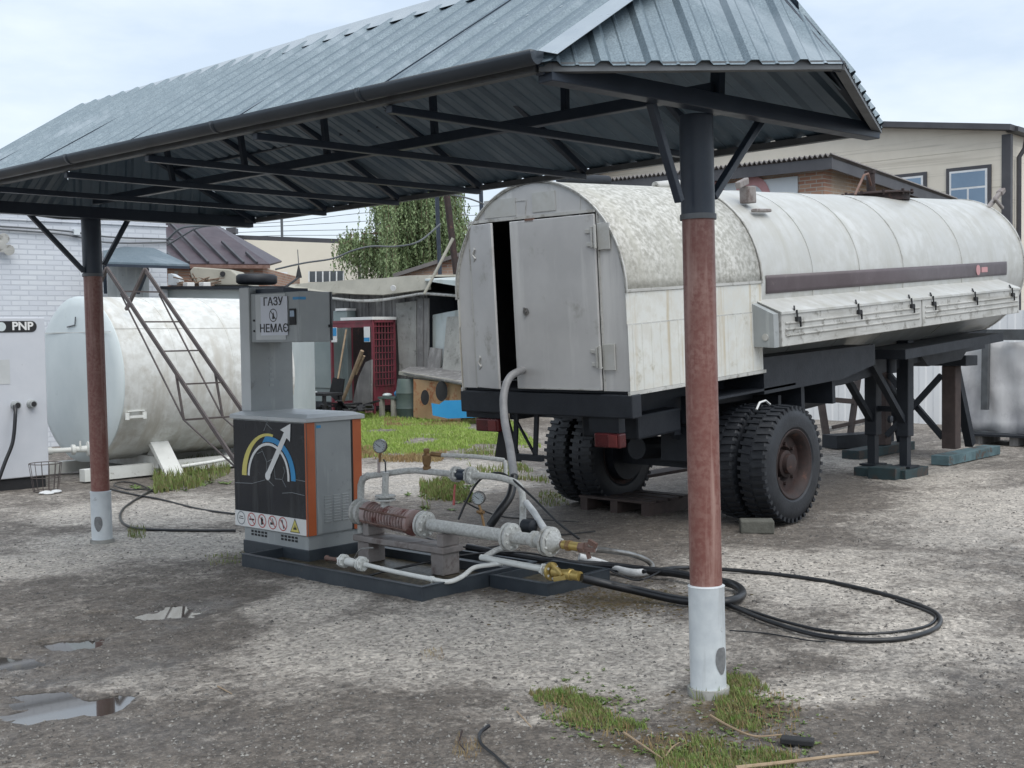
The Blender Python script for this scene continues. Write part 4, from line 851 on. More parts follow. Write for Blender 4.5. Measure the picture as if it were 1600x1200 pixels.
m = MB(); m.box(-.013, -.0055, DY0-.13, DY0-.03, -.0, .17); tb(m, 'repair_plate', 'rustmetal', door) if 0 else None
m = MB(); c = tl(822, 487, x=-.034); m.lathe(c, (-1, 0, 0), [(0, .03), (.006, .03), (.008, .012), (.02, .012)], 14); m.bar(c-Vector((.015, 0, .03)), c+Vector((-.015, .01, .035)), .01, .01); tb(m, 'door_handle', 'steel', door)
m = MB(); m.box(-.036, -.031, -.60, .21, .006, .016); tb(m, 'door_edge', 'locker', door)
# left leaf, swung half open
hy = Vector((-.006, DY1+.015, 0)); ang = math.radians(16); dv = Vector((-math.sin(ang), -math.cos(ang), 0)); nv = Vector((-dv.y, dv.x, 0))
W2 = .36; m = MB(); m.prism([hy+Vector((0, 0, .004)), hy+dv*W2+Vector((0, 0, .004)), hy+dv*W2+Vector((0, 0, DZ-.012)), hy+Vector((0, 0, DZ-.012))], nv*.022); leaf = tb(m, 'rear_door', 'door', bevel=.005)
for px_, py_ in ((743, 398), (752, 566)):
    c = tl(px_, py_, x=-.006); m = MB(); m.tube([c+Vector((-.01, 0, .06)), c+Vector((-.03, -.02, .04)), c+Vector((-.03, .01, .0)), c+Vector((-.03, -.025, -.03)), c+Vector((-.01, .01, -.06))], .009, 6); m.box(c.x-.006, c.x-.001, c.y-.03, c.y+.03, c.z-.06, c.z+.06); tb(m, 'door_catch', 'locker', leaf, smooth=60)
# inside
m = MB(); A2 = arch_pts(R_-.02, 20, 0, 180); A2 = [(-(R_-.02), .01)][::-1]+A2[::-1]+[((R_-.02), .01)]
n2 = len(A2); m.add([(x, y, z) for x in (.03, CL-.06) for y, z in A2], [(j, j+1, n2+j+1, n2+j) for j in range(n2-1)]); m.prism([(CL-.06, y, z) for y, z in A2], (.01, 0, 0)); tb(m, 'interior_shade_lining', 'blackm')  # added black lining that paints the doorway interior as deep shade
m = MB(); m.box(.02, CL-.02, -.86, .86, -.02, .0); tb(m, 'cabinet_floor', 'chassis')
m = MB(); m.box(.5, .56, .1, .16, 0, 1.3); m.box(.5, .56, -.3, -.24, 0, 1.3); m.cyl((.55, -.2, .65), (.55, .5, .65), .06); m.cyl((.45, .3, .0), (.45, .3, 1.0), .05); tb(m, 'inner_piping', 'chassis')
# tank
m = MB(); prof = [(CL-.03, .02), (CL-.03, R_-.02), (CL+.0, R_-.004)]
x = CL
prof += [(CL+.02, R_-.004), (TL_-.18, R_-.004)] + [(TL_-.18+.26*math.sin(math.radians(a)), (R_-.004)*math.cos(math.radians(a))**.55) for a in (20, 40, 55, 68, 78, 85)] + [(TL_+.085, .02)]
m.lathe((0, 0, ZC), (1, 0, 0), prof, 64); tank = tb(m, 'tank', 'alu', smooth=40)
for px_ in (1272, 1345, 1413, 1505):
    x = tl(px_, 440, y=-R_).x; m = MB(); m.lathe((x, 0, ZC), (1, 0, 0), [(-.012, R_-.006), (-.010, R_+.003), (.010, R_+.003), (.012, R_-.006)], 64); tb(m, 'tank_band', 'locker' if px_ == 1413 else 'alu', tank, smooth=40)
x = TL_-.17; m = MB(); m.lathe((x, 0, ZC), (1, 0, 0), [(-.02, R_-.006), (-.018, R_+.008), (.018, R_+.008), (.02, R_-.006)], 64); tb(m, 'tank_band', 'locker', tank, smooth=40)
# stripe, following the shell
za, zb_ = tl(1200, 430, y=-R_).z, tl(1200, 459, y=-R_).z; xa, xb = tl(1197, 445, y=-R_).x, tl(1573, 420, y=-R_).x
m = MB(); k = 5; pts = []
for x in (xa, xb):
    for i in range(k+1):
        z = zb_+(za-zb_)*i/k; yy = -math.sqrt(max(0, (R_+.0005)**2-(z-ZC)**2)); pts.append((x, yy-.0025, z))
m.add(pts, [(i, i+1, k+2+i, k+1+i) for i in range(k)]); tb(m, 'tank_stripe', 'stripe', tank, smooth=40, solid=.002)
m = MB(); c = Vector((xb-.9, -R_-.004, (za+zb_)/2)); m.lathe(c, (0, -1, 0), [(0, .06), (.003, .06)], 16); m.box(xb-.8, xb-.62, -R_-.006, -R_-.003, c.z-.03, c.z+.03); tb(m, 'faded_mark', 'bannerred', tank)
# roof fittings
m = MB(); c = Vector((6.05, 0, ZC+R_)); m.lathe(c-Vector((0, 0, .06)), (0, 0, 1), [(0, .36), (.08, .36), (.08, .41), (.09, .41), (.09, .36), (.11, .34), (.12, .1), (.12, .05)], 28)
for k in range(10): m.cyl(c+Vector((math.cos(k*.628)*.385, math.sin(k*.628)*.385, .0)), c+Vector((math.cos(k*.628)*.385, math.sin(k*.628)*.385, .06)), .018, n=6)
m.cyl(c+Vector((-.15, 0, .04)), c+Vector((-.15, 0, .26)), .05, n=10); m.box(c.x-.20, c.x-.10, -.05, .05, c.z+.26, c.z+.29); mh = tb(m, 'manhole', 'rust', smooth=40)
m = MB(); m.tube([c+Vector((-.75, -.1, .0)), c+Vector((-.52, -.1, .22)), c+Vector((-.42, -.1, .24)), c+Vector((-.25, -.05, .12))], .014, 8); tb(m, 'vent_pipe', 'rustmetal', mh, smooth=60)
c = tl(1165, 330, y=-.55); zt = archz(-.55); m = MB(); m.box(c.x-.05, c.x+.08, -.62, -.52, zt+.02, zt+.17); m.bar((c.x-.2, -.6, zt+.17), (c.x+.02, -.56, zt+.22), .05, .06); m.bar((c.x-.05, -.66, zt-.05), (c.x+.22, -.66, zt-.05), .06, .03); tb(m, 'lifting_bracket', 'bracket', bevel=.01)
c = tl(1555, 328, y=-.45); zt = archz(-.45); m = MB(); m.bar((c.x-.25, -.45, zt-.02), (c.x+.22, -.45, zt+.20), .05, .05); m.bar((c.x+.15, -.45, zt+.17), (c.x+.27, -.45, zt+.22), .08, .06); m.bar((c.x-.15, -.5, zt+.10), (c.x+.12, -.5, zt-.02), .04, .04); tb(m, 'lifting_bracket', 'bracket', bevel=.01)
m = MB(); m.cyl((.38, .0, ZC+R_+.045), (.95, -.02, ZC+R_+.04), .045, n=16); m.cyl((.36, .0, ZC+R_+.045), (.39, .0, ZC+R_+.045), .055, n=16); tb(m, 'roof_pipe', 'chassis', smooth=40)
m = MB(); m.cyl((1.45, -.15, ZC+R_+.0), (1.8, -.15, ZC+R_+.03), .035, n=12); tb(m, 'roof_pipe', 'locker', smooth=40)
# lockers on the right flank
YO = -1.10
la, lb, lc, ld = tl(1221, 492, y=YO), tl(1221, 546, y=YO), tl(1592, 447, y=YO), tl(1592, 486, y=YO)
ztop, zbot = (la.z+lc.z)/2, (lb.z+ld.z)/2; xm = tl(1441, 490, y=YO).x
for x0, x1 in ((la.x, xm-.012), (xm+.012, lc.x)):
    m = MB(); m.prism([(x0, -.80, ztop+.13), (x0, YO, ztop), (x0, YO, zbot), (x0, -.62, zbot+.0)], (x1-x0, 0, 0)); lk = tb(m, 'side_locker', 'locker', bevel=.006)
    m = MB(); m.prism([(x0-.015, -.80, ztop+.134), (x0-.015, YO-.012, ztop+.003), (x0-.015, YO-.012, ztop-.018), (x0-.015, YO-.003, ztop-.018), (x0-.015, YO-.003, ztop+.0), (x0-.015, -.80, ztop+.128)], (x1-x0+.03, 0, 0)); tb(m, 'locker_lid', 'alu', lk)
    m = MB()
    for zz in (.30, .48, .66): z = ztop-(ztop-zbot)*zz; m.prism([(x0+.06, YO-.001, z), (x0+.06, YO-.012, z-.004), (x0+.06, YO-.012, z-.012), (x0+.06, YO-.001, z-.024)], (x1-x0-.12, 0, 0))
    tb(m, 'pressed_rib', 'locker', lk)
    for f in (.09, .5, .91):
        x = x0+(x1-x0)*f; m = MB(); m.box(x-.03, x+.03, YO-.03, YO-.004, ztop-.09, ztop-.05); m.bar((x-.025, YO-.025, ztop-.09), (x-.025, YO-.02, ztop+.01), .012, .012); m.bar((x+.025, YO-.025, ztop-.06), (x+.035, YO-.02, ztop-.14), .014, .012); m.bar((x-.05, YO-.012, ztop+.012), (x+.02, YO+.03, ztop+.04), .014, .012); tb(m, 'latch', 'blackm', lk)
m = MB(); m.prism([(la.x-.10, -.80, ztop+.12), (la.x-.10, YO+.02, ztop-.01), (la.x-.10, YO+.02, zbot+.0), (la.x-.10, -.62, zbot+.02)], (.085, 0, 0)); lf = tb(m, 'locker_end', 'dispgrey')
m = MB(); m.lathe((la.x-.101, YO+.10, zbot+.09), (-1, 0, 0), [(0, .03), (.008, .03)], 14); tb(m, 'end_cap', 'locker', lf)
# chassis
m = MB(); m.box(-.02, .10, -.90, .90, -.205, -.025); bmp = tb(m, 'rear_beam', 'chassis', bevel=.01)
for s in (-1, 1):
    m = MB(); m.prism([(.1, s*.42-.04, -.035), (.1, s*.42-.04, -.27), (4.2, s*.42-.04, -.36), (5.6, s*.42-.04, -.30), (TL_-.6, s*.42-.04, -.20), (TL_-.3, s*.42-.04, -.035)], (0, .08, 0)); tb(m, 'chassis_rail', 'chassis', bevel=.006)
m = MB()
for x in (.8, 1.9, 3.0, 4.1, 5.2, 6.4, 7.4): m.box(x-.05, x+.05, -.378, .378, -.24, -.06)
m.box(.3, 2.2, -.377, .377, -.10, -.04); tb(m, 'cross_member', 'chassis')
m = MB(); m.prism([(1.95, -.86, -.01), (1.95, -.86, -.22), (3.4, -.86, -.22), (4.1, -.86, -.14), (4.1, -.86, .06), (1.95, -.86, .1)], (0, 1.72, 0)); tb(m, 'underframe', 'chassis')
m = MB(); m.box(.45, 1.05, -.60, -.02, -.44, -.24); tb(m, 'added_dark_box', 'chassis', bevel=.02)  # box added to keep light out under the trailer's rear
for s in (-1, 1):
    m = MB(); y0_, y1_ = (.5, 1.2) if s > 0 else (-1.2, -.5)
    if s > 0: m.box(1.15, 2.6, y0_, y1_, -.21, -.19)
    else: m.box(1.2, 2.5, -.86, y1_, -.19, -.17)
    m.box(1.20, 1.22, y0_ if s > 0 else -.86, y1_, -.40, -.18); tb(m, 'light_block_plate', 'chassis')  # plates added over the wheels to darken the space below
m = MB(); m.cyl((2.75, -.35, -.42), (3.9, -.35, -.40), .14, n=18); tb(m, 'added_dark_cylinder', 'chassis', smooth=40)  # cylinder added as filler to darken the underframe
m = MB(); m.box(2.7, 2.76, -.8, .8, -.5, -.1); m.box(3.3, 3.36, -.8, .8, -.45, -.1); tb(m, 'cross_member', 'chassis')  # wide cross plates added to block light under the tank
m = MB(); m.box(4.6, 7.3, -.95, -.45, -.13, -.03); m.box(4.6, 7.3, .45, .95, -.13, -.03); tb(m, 'locker_support', 'chassis')
m = MB(); m.prism([(5.9, -.5, -.13), (7.9, -.5, -.13), (7.9, -.5, -.26), (7.3, -.5, -.26), (7.15, -.5, -.34), (6.2, -.5, -.34)], (0, 1.0, 0)); tb(m, 'coupling_plate', 'chassis')
m = MB(); m.cyl((4.72, -.74, -.28), (4.72, -.74, -.05), .05); tb(m, 'air_bottle', 'chassis', smooth=40)
# rear lamps and hangers
for (x0, y0, x1, y1), hang in (((745, 653, 781, 675), (725, 600, 782, 640)), ((930, 676, 971, 701), (918, 640, 966, 676))):
    a = tl(x0, y0, x=.02); b = tl(x1, y1, x=.02); c = tl(hang[0], hang[1], x=.03); d = tl(hang[2], hang[3], x=.03)
    m = MB(); m.box(.0, .09, min(a.y, b.y), max(a.y, b.y), b.z, a.z); lamp = tb(m, 'tail_lamp', 'taillight', bevel=.012)
    m = MB(); y_ = min(a.y, b.y); w_ = abs(a.y-b.y); m.box(-.008, -.0005, y_+w_*.08, y_+w_*.42, b.z+.01, a.z-.01); tb(m, 'lamp_lens', 'lens', lamp, bevel=.003)
    m = MB(); m.box(.04, .12, min(c.y, d.y), max(c.y, d.y), a.z+.001, -.206); tb(m, 'lamp_hanger', 'chassis')
a = tl(790, 690, x=.1); m = MB(); m.prism([(.1, a.y-.03, -.21), (.1, a.y+.03, -.21), (.1, a.y+.14, a.z-.16), (.1, a.y-.16, a.z-.16)], (.012, 0, 0)); tb(m, 'mud_flap', 'blackm')
m = MB()
for y_ in (.12, .34): m.bar((.06, y_, -.2), (.06, y_+.04, -.55), .04, .02)
m.bar((.06, .08, -.57), (.06, .44, -.57), .04, .05); m.bar((.06, .38, -.22), (.06, .16, -.55), .02, .015); tb(m, 'rear_step', 'chassis')
# axle and wheels (world frame)
WX, WR, WZ = 9.22, .512, .512
def wheel(ys, out, rimdark=False):
    "ys: centre plane y, out: direction of the dish (+1/-1)"
    c = Vector((WX, ys, WZ)); ax = Vector((0, out, 0)); m = MB(); hw = .135
    prof = [(-hw+.02, .295), (-hw, .32), (-hw-.004, .40), (-hw+.012, .465), (-hw+.035, .492), (hw-.035, .492), (hw-.012, .465), (hw+.004, .40), (hw, .32), (hw-.02, .295), (hw-.05, .285), (-hw+.05, .285)]
    m.lathe(c, ax, prof, 56, close=True)
    a = Vector((1, 0, 0)); b = Vector((0, 0, 1))
    for k in range(44):
        for s in (-1, 1):
            t = 2*math.pi*(k+(.5 if s > 0 else 0))/44; rd = a*math.cos(t)+b*math.sin(t); tg = -a*math.sin(t)+b*math.cos(t)
            p = c+rd*.488; q = [p+ax*s*(hw-.006)-tg*.015-rd*.028, p+ax*s*(hw-.006)+tg*.015-rd*.028, p+ax*s*.012+tg*.026, p+ax*s*.012-tg*.006]
            top = [q[0]+rd*.036, q[1]+rd*.036, q[2]+rd*.018, q[3]+rd*.018]
            m.add(q+top, [(4, 5, 6, 7), (0, 1, 5, 4), (1, 2, 6, 5), (2, 3, 7, 6), (3, 0, 4, 7)])
    wh = MB(); wh.lathe(c, ax, [(-.11, .286), (-.10, .262), (.02, .258), (.045, .252), (.06, .262), (.105, .272), (.118, .298), (.126, .302), (.13, .292), (.118, .274), (.11, .265), (.06, .245), (.03, .24), (.025, .15), (-.02, .13), (-.02, .02)], 48)
    o = wh.build('wheel', MT['rust'], trl, smooth=35)
    m.build('tyre', MT['tyre_black'], o, smooth=30)
    h = MB(); h.lathe(c, ax, [(-.05, .12), (.05, .115), (.06, .09), (.10, .085), (.11, .06), (.11, .01)], 24)
    for k in range(8): t = k*math.pi/4; v = a*math.cos(t)+b*math.sin(t); h.cyl(c+v*.17+ax*.02, c+v*.17+ax*.05, .016, n=6)
    h.build('hub', MT['rust'], o, smooth=40); return o
YW = TR.y; 
for s in (-1, 1):
    wheel(YW+s*(1.195-.135), s); wheel(YW+s*(1.195-.135-.31), -s)
m = MB(); m.cyl((WX, YW-.9, WZ), (WX, YW+.9, WZ), .07); m.box(WX-.09, WX+.09, YW-.6, YW+.6, WZ-.09, WZ+.09); m.build('axle', MT['chassis'], trl)
m = MB(); m.box(WX+.55, WX+.60, YW-.72, YW+.72, .72, 1.06); m.box(WX+.56, WX+.59, YW-.3, YW+.25, .42, .719); m.build('added_gap_plate', MT['chassis'], trl)  # plate added behind the axle to shut off light between the wheels
for s in (-1, 1): m = MB(); m.cyl((WX, YW+s*.70, WZ), (WX, YW+s*.56, WZ), .25, n=28); m.build('brake_drum', MT['chassis'], trl, smooth=40)
m = MB(); m.cyl((WX-.5, YW+.1, .62), (WX-.1, YW+.1, .60), .10, n=16); m.build('brake_chamber', MT['chassis'], trl); m = MB(); m.box(WX-.62, WX-.30, YW-.55, YW-.25, .55, .85); m.build('air_reservoir', MT['chassis'], trl)
for s in (-1, 1):
    m = MB(); m.tube(curve([(WX-.7, YW+s*.43, .80), (WX-.35, YW+s*.43, .70), (WX, YW+s*.43, .66), (WX+.35, YW+s*.43, .72), (WX+.75, YW+s*.43, .86)], 5), .045, 4); m.build('leaf_spring', MT['chassis'], trl)
    m = MB(); m.box(WX-.75, WX-.66, YW+s*.43-.05, YW+s*.43+.05, .78, 1.0); m.build('spring_hanger', MT['chassis'], trl); m = MB(); m.box(WX+.70, WX+.80, YW+s*.43-.05, YW+s*.43+.05, .85, 1.05); m.build('spring_hanger', MT['chassis'], trl)
m = MB(); m.tube([pix(1182, 640, Y=5.35), pix(1187, 629, Y=5.35), pix(1196, 626, Y=5.35), pix(1203, 632, Y=5.35)], .010, 6); m.build('brake_line', MT['insul'], trl, smooth=60)
# landing legs
LX = 12.95
for ys in (5.84, 6.22):
    m = MB(); m.box(LX-.075, LX+.075, ys-.07, ys+.07, .45, 1.52); lg = m.build('landing_leg', MT['chassis'], trl, bevel=.01)
    m = MB(); m.box(LX-.05, LX+.05, ys-.045, ys+.045, .11, .46); m.box(LX-.12, LX+.12, ys-.11, ys+.11, .105, .125); m.build('leg_foot', MT['chassis'], lg)
    m = MB(); m.bar((LX-1.0, ys, 1.42), (LX-.05, ys, .62), .07, .06); m.bar((LX+.1, ys+.0, 1.40), (LX+.5, ys, 1.5), .06, .06); m.build('leg_brace', MT['chassis'], lg)
m = MB(); m.bar((LX, 5.9, .75), (LX, 6.16, .75), .06, .06); m.bar((LX, 5.9, .8), (LX, 6.16, 1.15), .05, .05); m.build('leg_cross_tie', MT['chassis'], trl)
m = MB(); c = pix(1389, 655, Y=5.75); m.lathe(c, (0, -1, 0), [(0, .04), (.03, .04), (.04, .02)], 14); m.build('crank_hub', MT['chassis'], trl)
# blocks and stands
def blk(nm, x0, x1, y0, y1, z0, z1, mat, label, cat, group=None):
    m = MB(); m.box(x0, x1, y0, y1, z0, z1); o = m.build(nm, MT[mat], bevel=.006); return tag(o, label, cat, group)
blk('timber_block', LX-.30, LX+.30, 5.70, 5.90, -.01, .10, 'teal', 'dark timber block flat under the near landing leg', 'timber block')
blk('timber_block', LX-.28, LX+.25, 6.10, 6.32, -.01, .10, 'teal', 'dark timber block just behind the one under the near landing leg', 'timber block')
a = g_pt(1395, 748); blk('timber_block', a.x-.15, a.x+.12, a.y-.1, a.y+.22, -.01, .13, 'teal', 'short square timber offcut lying in front of the landing leg', 'timber block')
a = g_pt(1182, 832); m = MB(); m.bar(a+Vector((-.06, .12, .05)), a+Vector((.10, -.10, .05)), .16, .11); tag(m.build('wheel_chock', MT['darkstone'], bevel=.012), 'broken concrete lump wedged against the near wheel', 'wheel chock')
a = g_pt(1000, 795)
pl = thing('broken_pallet', 'broken dark wooden pallet lying under the rear of the trailer', 'pallet', (a.x, a.y, 0))
for k in range(4): m = MB(); m.box(a.x-.35+k*.18, a.x-.35+k*.18+.12, a.y-.35, a.y+.45, .11, .13); m.build('board', MT['darkbrown'], pl)
for k in range(3): m = MB(); m.box(a.x-.35, a.x+.32, a.y-.35+k*.35, a.y-.27+k*.35, .0, .108); m.build('bearer', MT['darkbrown'], pl)
m = MB(); m.prism([g_pt(985, 775)+Vector((0, 0, .2)), g_pt(1070, 768)+Vector((0, 0, .25)), g_pt(1075, 775)+Vector((0, 0, .25)), g_pt(990, 783)+Vector((0, 0, .2))], (0, 0, .03)) 
tag(m.build('loose_board', MT['darkbrown']), 'loose board sticking up above the broken pallet under the trailer', 'board')
# trestle under the nose
TX = 15.15
ts = thing('support_trestle', 'dark wooden trestle with crossed braces propping up the front of the tanker', 'trestle', (TX, 6.7, 0))
tb1, tb2 = 6.22, 7.15
for y in (tb1, tb2):
    m = MB(); m.box(TX-.09, TX+.09, y-.09, y+.09, .12, 1.17); m.build('trestle_post', MT['darkbrown'], ts, bevel=.01)
    m = MB(); m.bar((TX+.12, y, 1.12), (TX+.62, y, .12), .10, .12); m.build('raking_strut', MT['chassis'], ts)
m = MB(); m.bar((TX-.01, tb1+.1, .25), (TX-.01, tb2-.1, 1.05), .06, .07); m.build('cross_brace', MT['chassis'], ts); m = MB(); m.bar((TX-.07, tb1+.1, 1.05), (TX-.07, tb2-.1, .25), .05, .07); m.build('cross_brace', MT['chassis'], ts)
m = MB(); m.box(TX-.16, TX+.22, tb1-.25, tb2+.25, 1.172, 1.30); m.build('head_beam', MT['chassis'], ts, bevel=.01)
for k, (a, b) in enumerate(((-.55, -.42), (.35, .5))):
    blk('timber_sleeper', TX-.9, TX+.75, tb1+a*.4-.12, tb1+a*.4+.10, .0+k*0, .115, 'tealbright', ('chipped teal painted sleeper under the near side of the trestle', 'second teal sleeper, just behind the first under the trestle')[k], 'sleeper') if k == 0 else blk('timber_sleeper', TX-.9, TX+.75, tb2-.12, tb2+.12, 0, .115, 'teal', 'teal painted sleeper under the far side of the trestle', 'sleeper')
# metal rack behind the trailer
rk = thing('steel_rack', 'tall dark metal rack frame with slanting legs behind the trailer wheel', 'rack', (14.5, 8.5, 0))
def rbar(a, b, w=.06, X=14.3, nm='rack_bar'): m = MB(); m.bar(pix(*a, d=17.2), pix(*b, d=17.2), w, w); m.build(nm, MT['rail'], rk)
for a, b, w_ in (((1277, 590), (1298, 725), .09), ((1254, 575), (1240, 660), .05), ((1346, 552), (1326, 697), .07), ((1364, 575), (1376, 662), .07), ((1236, 619), (1388, 632), .07), ((1290, 578), (1390, 590), .035), ((1300, 668), (1372, 652), .05), ((1256, 606), (1296, 610), .1)): rbar(a, b, w_)
# ================================================================ STORAGE TANK (left)
TX0, TYC, TZC, TRR = 7.28, 13.61, 1.18, .99
TX1 = pix(464, 600, Y=12.62).x
st = thing('storage_tank', 'big white horizontal storage tank with pale blue flat end, lying on white saddles', 'storage tank', ((TX0+TX1)/2, TYC, .1))
m = MB(); m.lathe((TX0, TYC, TZC), (1, 0, 0), [(.04, TRR-.05), (.03, TRR), (TX1-TX0-.03, TRR), (TX1-TX0-.0, TRR-.06), (TX1-TX0+.08, .5), (TX1-TX0+.1, .02)], 72); shell = m.build('tank_shell', MT['tankwhite'], st, smooth=30)
m = MB(); m.lathe((TX0, TYC, TZC), (1, 0, 0), [(-.05, .02), (-.045, .5), (-.02, TRR-.12), (.0, TRR-.03), (.03, TRR+.004), (.045, TRR+.004), (.045, TRR-.06)], 72); end = m.build('tank_end', MT['tankend'], st, smooth=30)
m = MB()
for f in (.30, .62): m.lathe((TX0+(TX1-TX0)*f, TYC, TZC), (1, 0, 0), [(-.008, TRR-.01), (-.006, TRR+.004), (.006, TRR+.004), (.008, TRR-.01)], 72)
m.build('weld_seam', MT['tankwhite'], shell, smooth=30)
m = MB(); m.tube([(TX0+.05, TYC-TRR*.80, TZC+TRR*.602), (TX1-.1, TYC-TRR*.80, TZC+TRR*.602)], .006, 5); m.build('weld_seam', MT['tankwhite'], shell)
m = MB(); m.bar((TX0-.038, TYC-.85, TZC+.56), (TX0-.038, TYC+.85, TZC+.56), .01, .008); m.build('weld_seam', MT['tankwhite'], end)
m = MB(); m.tube([pix(105, 511, X=TX0-.05), pix(117, 508, X=TX0-.05), pix(118, 495, X=TX0-.05)], .008, 6); m.build('end_bracket', MT['cable'], end)
for xs_ in (7.95, 9.6):
    m = MB(); m.prism([(xs_, TYC-.92, .0), (xs_, TYC-.62, .0), (xs_, TYC-.38, .24), (xs_, TYC-.42, .30), (xs_, TYC-.52, .42)], (.04, 0, 0)); sd_ = m.build('saddle', MT['tankwhite'], st)
    m = MB(); m.prism([(xs_-.10, TYC-.98, .02), (xs_-.10, TYC-.93, .02), (xs_-.10, TYC-.46, .50), (xs_-.10, TYC-.54, .52)], (.24, 0, 0)); m.build('saddle_flange', MT['pipewhite'], sd_, bevel=.004)
    m = MB(); m.prism([(xs_, TYC+.92, .0), (xs_, TYC+.62, .0), (xs_, TYC+.38, .24), (xs_, TYC+.42, .30), (xs_, TYC+.52, .42)], (.04, 0, 0)); m.build('saddle', MT['tankwhite'], st)
    m = MB(); m.box(xs_-.05, xs_+.09, TYC-.7, TYC+.7, .10, .24); m.build('saddle_beam', MT['tankwhite'], st)
m = MB(); m.box(7.0, TX1, TYC-.62, TYC-.50, .02, .16); m.box(7.0, TX1, TYC+.50, TYC+.62, .02, .16); m.build('skid_rail', MT['pipewhite'], st)
m = MB(); m.tube([pix(283, 729, Y=12.72), pix(330, 722, Y=12.72), pix(370, 714, Y=12.72)], .022, 10); m.build('ground_pipe', MT['pipewhite'], st, smooth=50)
m = MB(); c = pix(128, 702, X=TX0-.1); m.lathe(c+Vector((.1, 0, 0)), (-1, .25, 0), [(0, .09), (.03, .09), (.04, .04), (.16, .035), (.17, .06), (.21, .06), (.22, .03), (.42, .03), (.44, .045), (.5, .045)], 18); m.cyl(c+Vector((-.02, 0, 0)), c+Vector((-.02, 0, .1)), .012); m.build('drain_valve', MT['pipewhite'], st, smooth=40)
m = MB(); a, b = pix(199, 643, Y=12.68), pix(226, 641, Y=12.68); a2, b2 = pix(199, 652, Y=12.66), pix(226, 650, Y=12.66); m.bar(a, b, .012, .012); m.bar(a2, b2, .02, .03); m.cyl(a2-Vector((0, 0, .03)), a2+Vector((0, 0, .05)), .025); m.cyl(b2-Vector((0, 0, .03)), b2+Vector((0, 0, .05)), .025); m.build('side_fitting', MT['pipewhite'], shell)
# access stair
sa = thing('access_stair', 'rust-brown open steel stair leaning up to the top of the white storage tank', 'stair', (7.3, 11.2, 0))
SX0, SX1 = 7.08, 7.56
def sl_(t, X): return Vector((X, 12.52-t*2.85, 2.45-t*2.45))
for X in (SX0, SX1):
    m = MB(); m.bar(sl_(0, X), sl_(1, X), .022, .045); m.build('stringer', MT['rail'], sa)
    m = MB(); lo_ = [sl_(.10, X)-Vector((0, .0, .05)), sl_(.55, X)-Vector((0, -.10, .30)), sl_(.86, X)-Vector((0, 0, .02))]
    for a, b in zip(lo_, lo_[1:]): m.bar(a, b, .014, .014)
    m.bar(lo_[1], sl_(.47, X), .02, .02); m.build('truss_rod', MT['rail'], sa)
for t in (.11, .25, .38, .52, .66, .80, .93):
    m = MB(); m.bar(sl_(t, SX0+.011), sl_(t, SX1-.011), .022, .016); m.build('tread', MT['rail'], sa)
m = MB(); a = sl_(.55, SX0)-Vector((0, -.10, .30)); b = sl_(.55, SX1)-Vector((0, -.10, .30)); m.bar(a, b, .02, .02); m.build('truss_rod', MT['rail'], sa)
for X in (SX0, SX1): m = MB(); m.bar(sl_(0, X), (X+.0, 12.95, 2.0), .035, .035); m.build('top_leg', MT['rail'], sa)
# ================================================================ PALE CABINET (left edge)
pc = thing('pump_control_cabinet', 'tall pale grey metal cabinet with a black PNP badge at the left edge', 'cabinet', (6.1, 13.4, 0))
PX1, PX0, PY = 6.63, 5.55, 13.10
m = MB(); m.box(PX0, PX1, PY, PY+.7, .13, 1.91); cb = m.build('cabinet_body', MT['pnpgrey'], pc, bevel=.01)
m = MB(); m.box(PX0+.03, PX1-.03, PY+.03, PY+.67, -.02, .129); m.build('cabinet_plinth', MT['blackm'], pc)
def ppx(a, b, off=.004): return pix(a, b, Y=PY-off)
m = MB(); c0, c1 = ppx(-30, 511), ppx(49, 510); hh = .062
pts = [c0+Vector((0, 0, hh)), c0-Vector((0, 0, hh))]+[c1+Vector((math.sin(t)*hh, 0, -math.cos(t)*hh)) for t in [math.pi*i/10 for i in range(11)]]
m.prism([Vector((p.x, PY-.006, p.z)) for p in pts], (0, .005, 0)); bd = m.build('badge', MT['ink'], cb)
t0 = ppx(35, 510); text('badge_text', 'PNP', .125, (t0.x, PY-.0075, t0.z), (1, 0, 0), (0, 0, 1), MT['white'], bd, off=.0035, sx=1.08)
t1 = ppx(2, 510.5); m = MB(); m.lathe((t1.x, PY-.0062, t1.z), (0, -1, 0), [(0, .05), (.002, .05)], 24); m.build('badge_dot', MT['tankend'], bd)
for a, b in ((23, 633), (48, 631)):
    c = ppx(a, b, 0); m = MB(); m.lathe(c, (0, -1, 0), [(0, .05), (.02, .05), (.03, .042), (.07, .042), (.075, .03)], 18); o = m.build('cable_gland', MT['dispgrey'], cb, smooth=40)
    m = MB(); m.lathe(c-Vector((0, .0755, 0)), (0, -1, 0), [(0, .03), (.002, .03)], 14); m.build('gland_bore', MT['blackm'], o)
m = MB(); a = ppx(8, 562, .003); b = ppx(16, 600, .003); m.box(PX0+.1, b.x, PY-.004, PY-.001, b.z, a.z); m.build('worn_sticker', MT['displight'], cb)
hose('cabinet_hose', curve([ppx(23, 634, .08), ppx(24, 648, .14), ppx(20, 690, .16), ppx(8, 722, .16), ppx(-4, 755, .16)], 8), .02, 'black', 'black hose hanging from the lower left fitting of the pale cabinet')
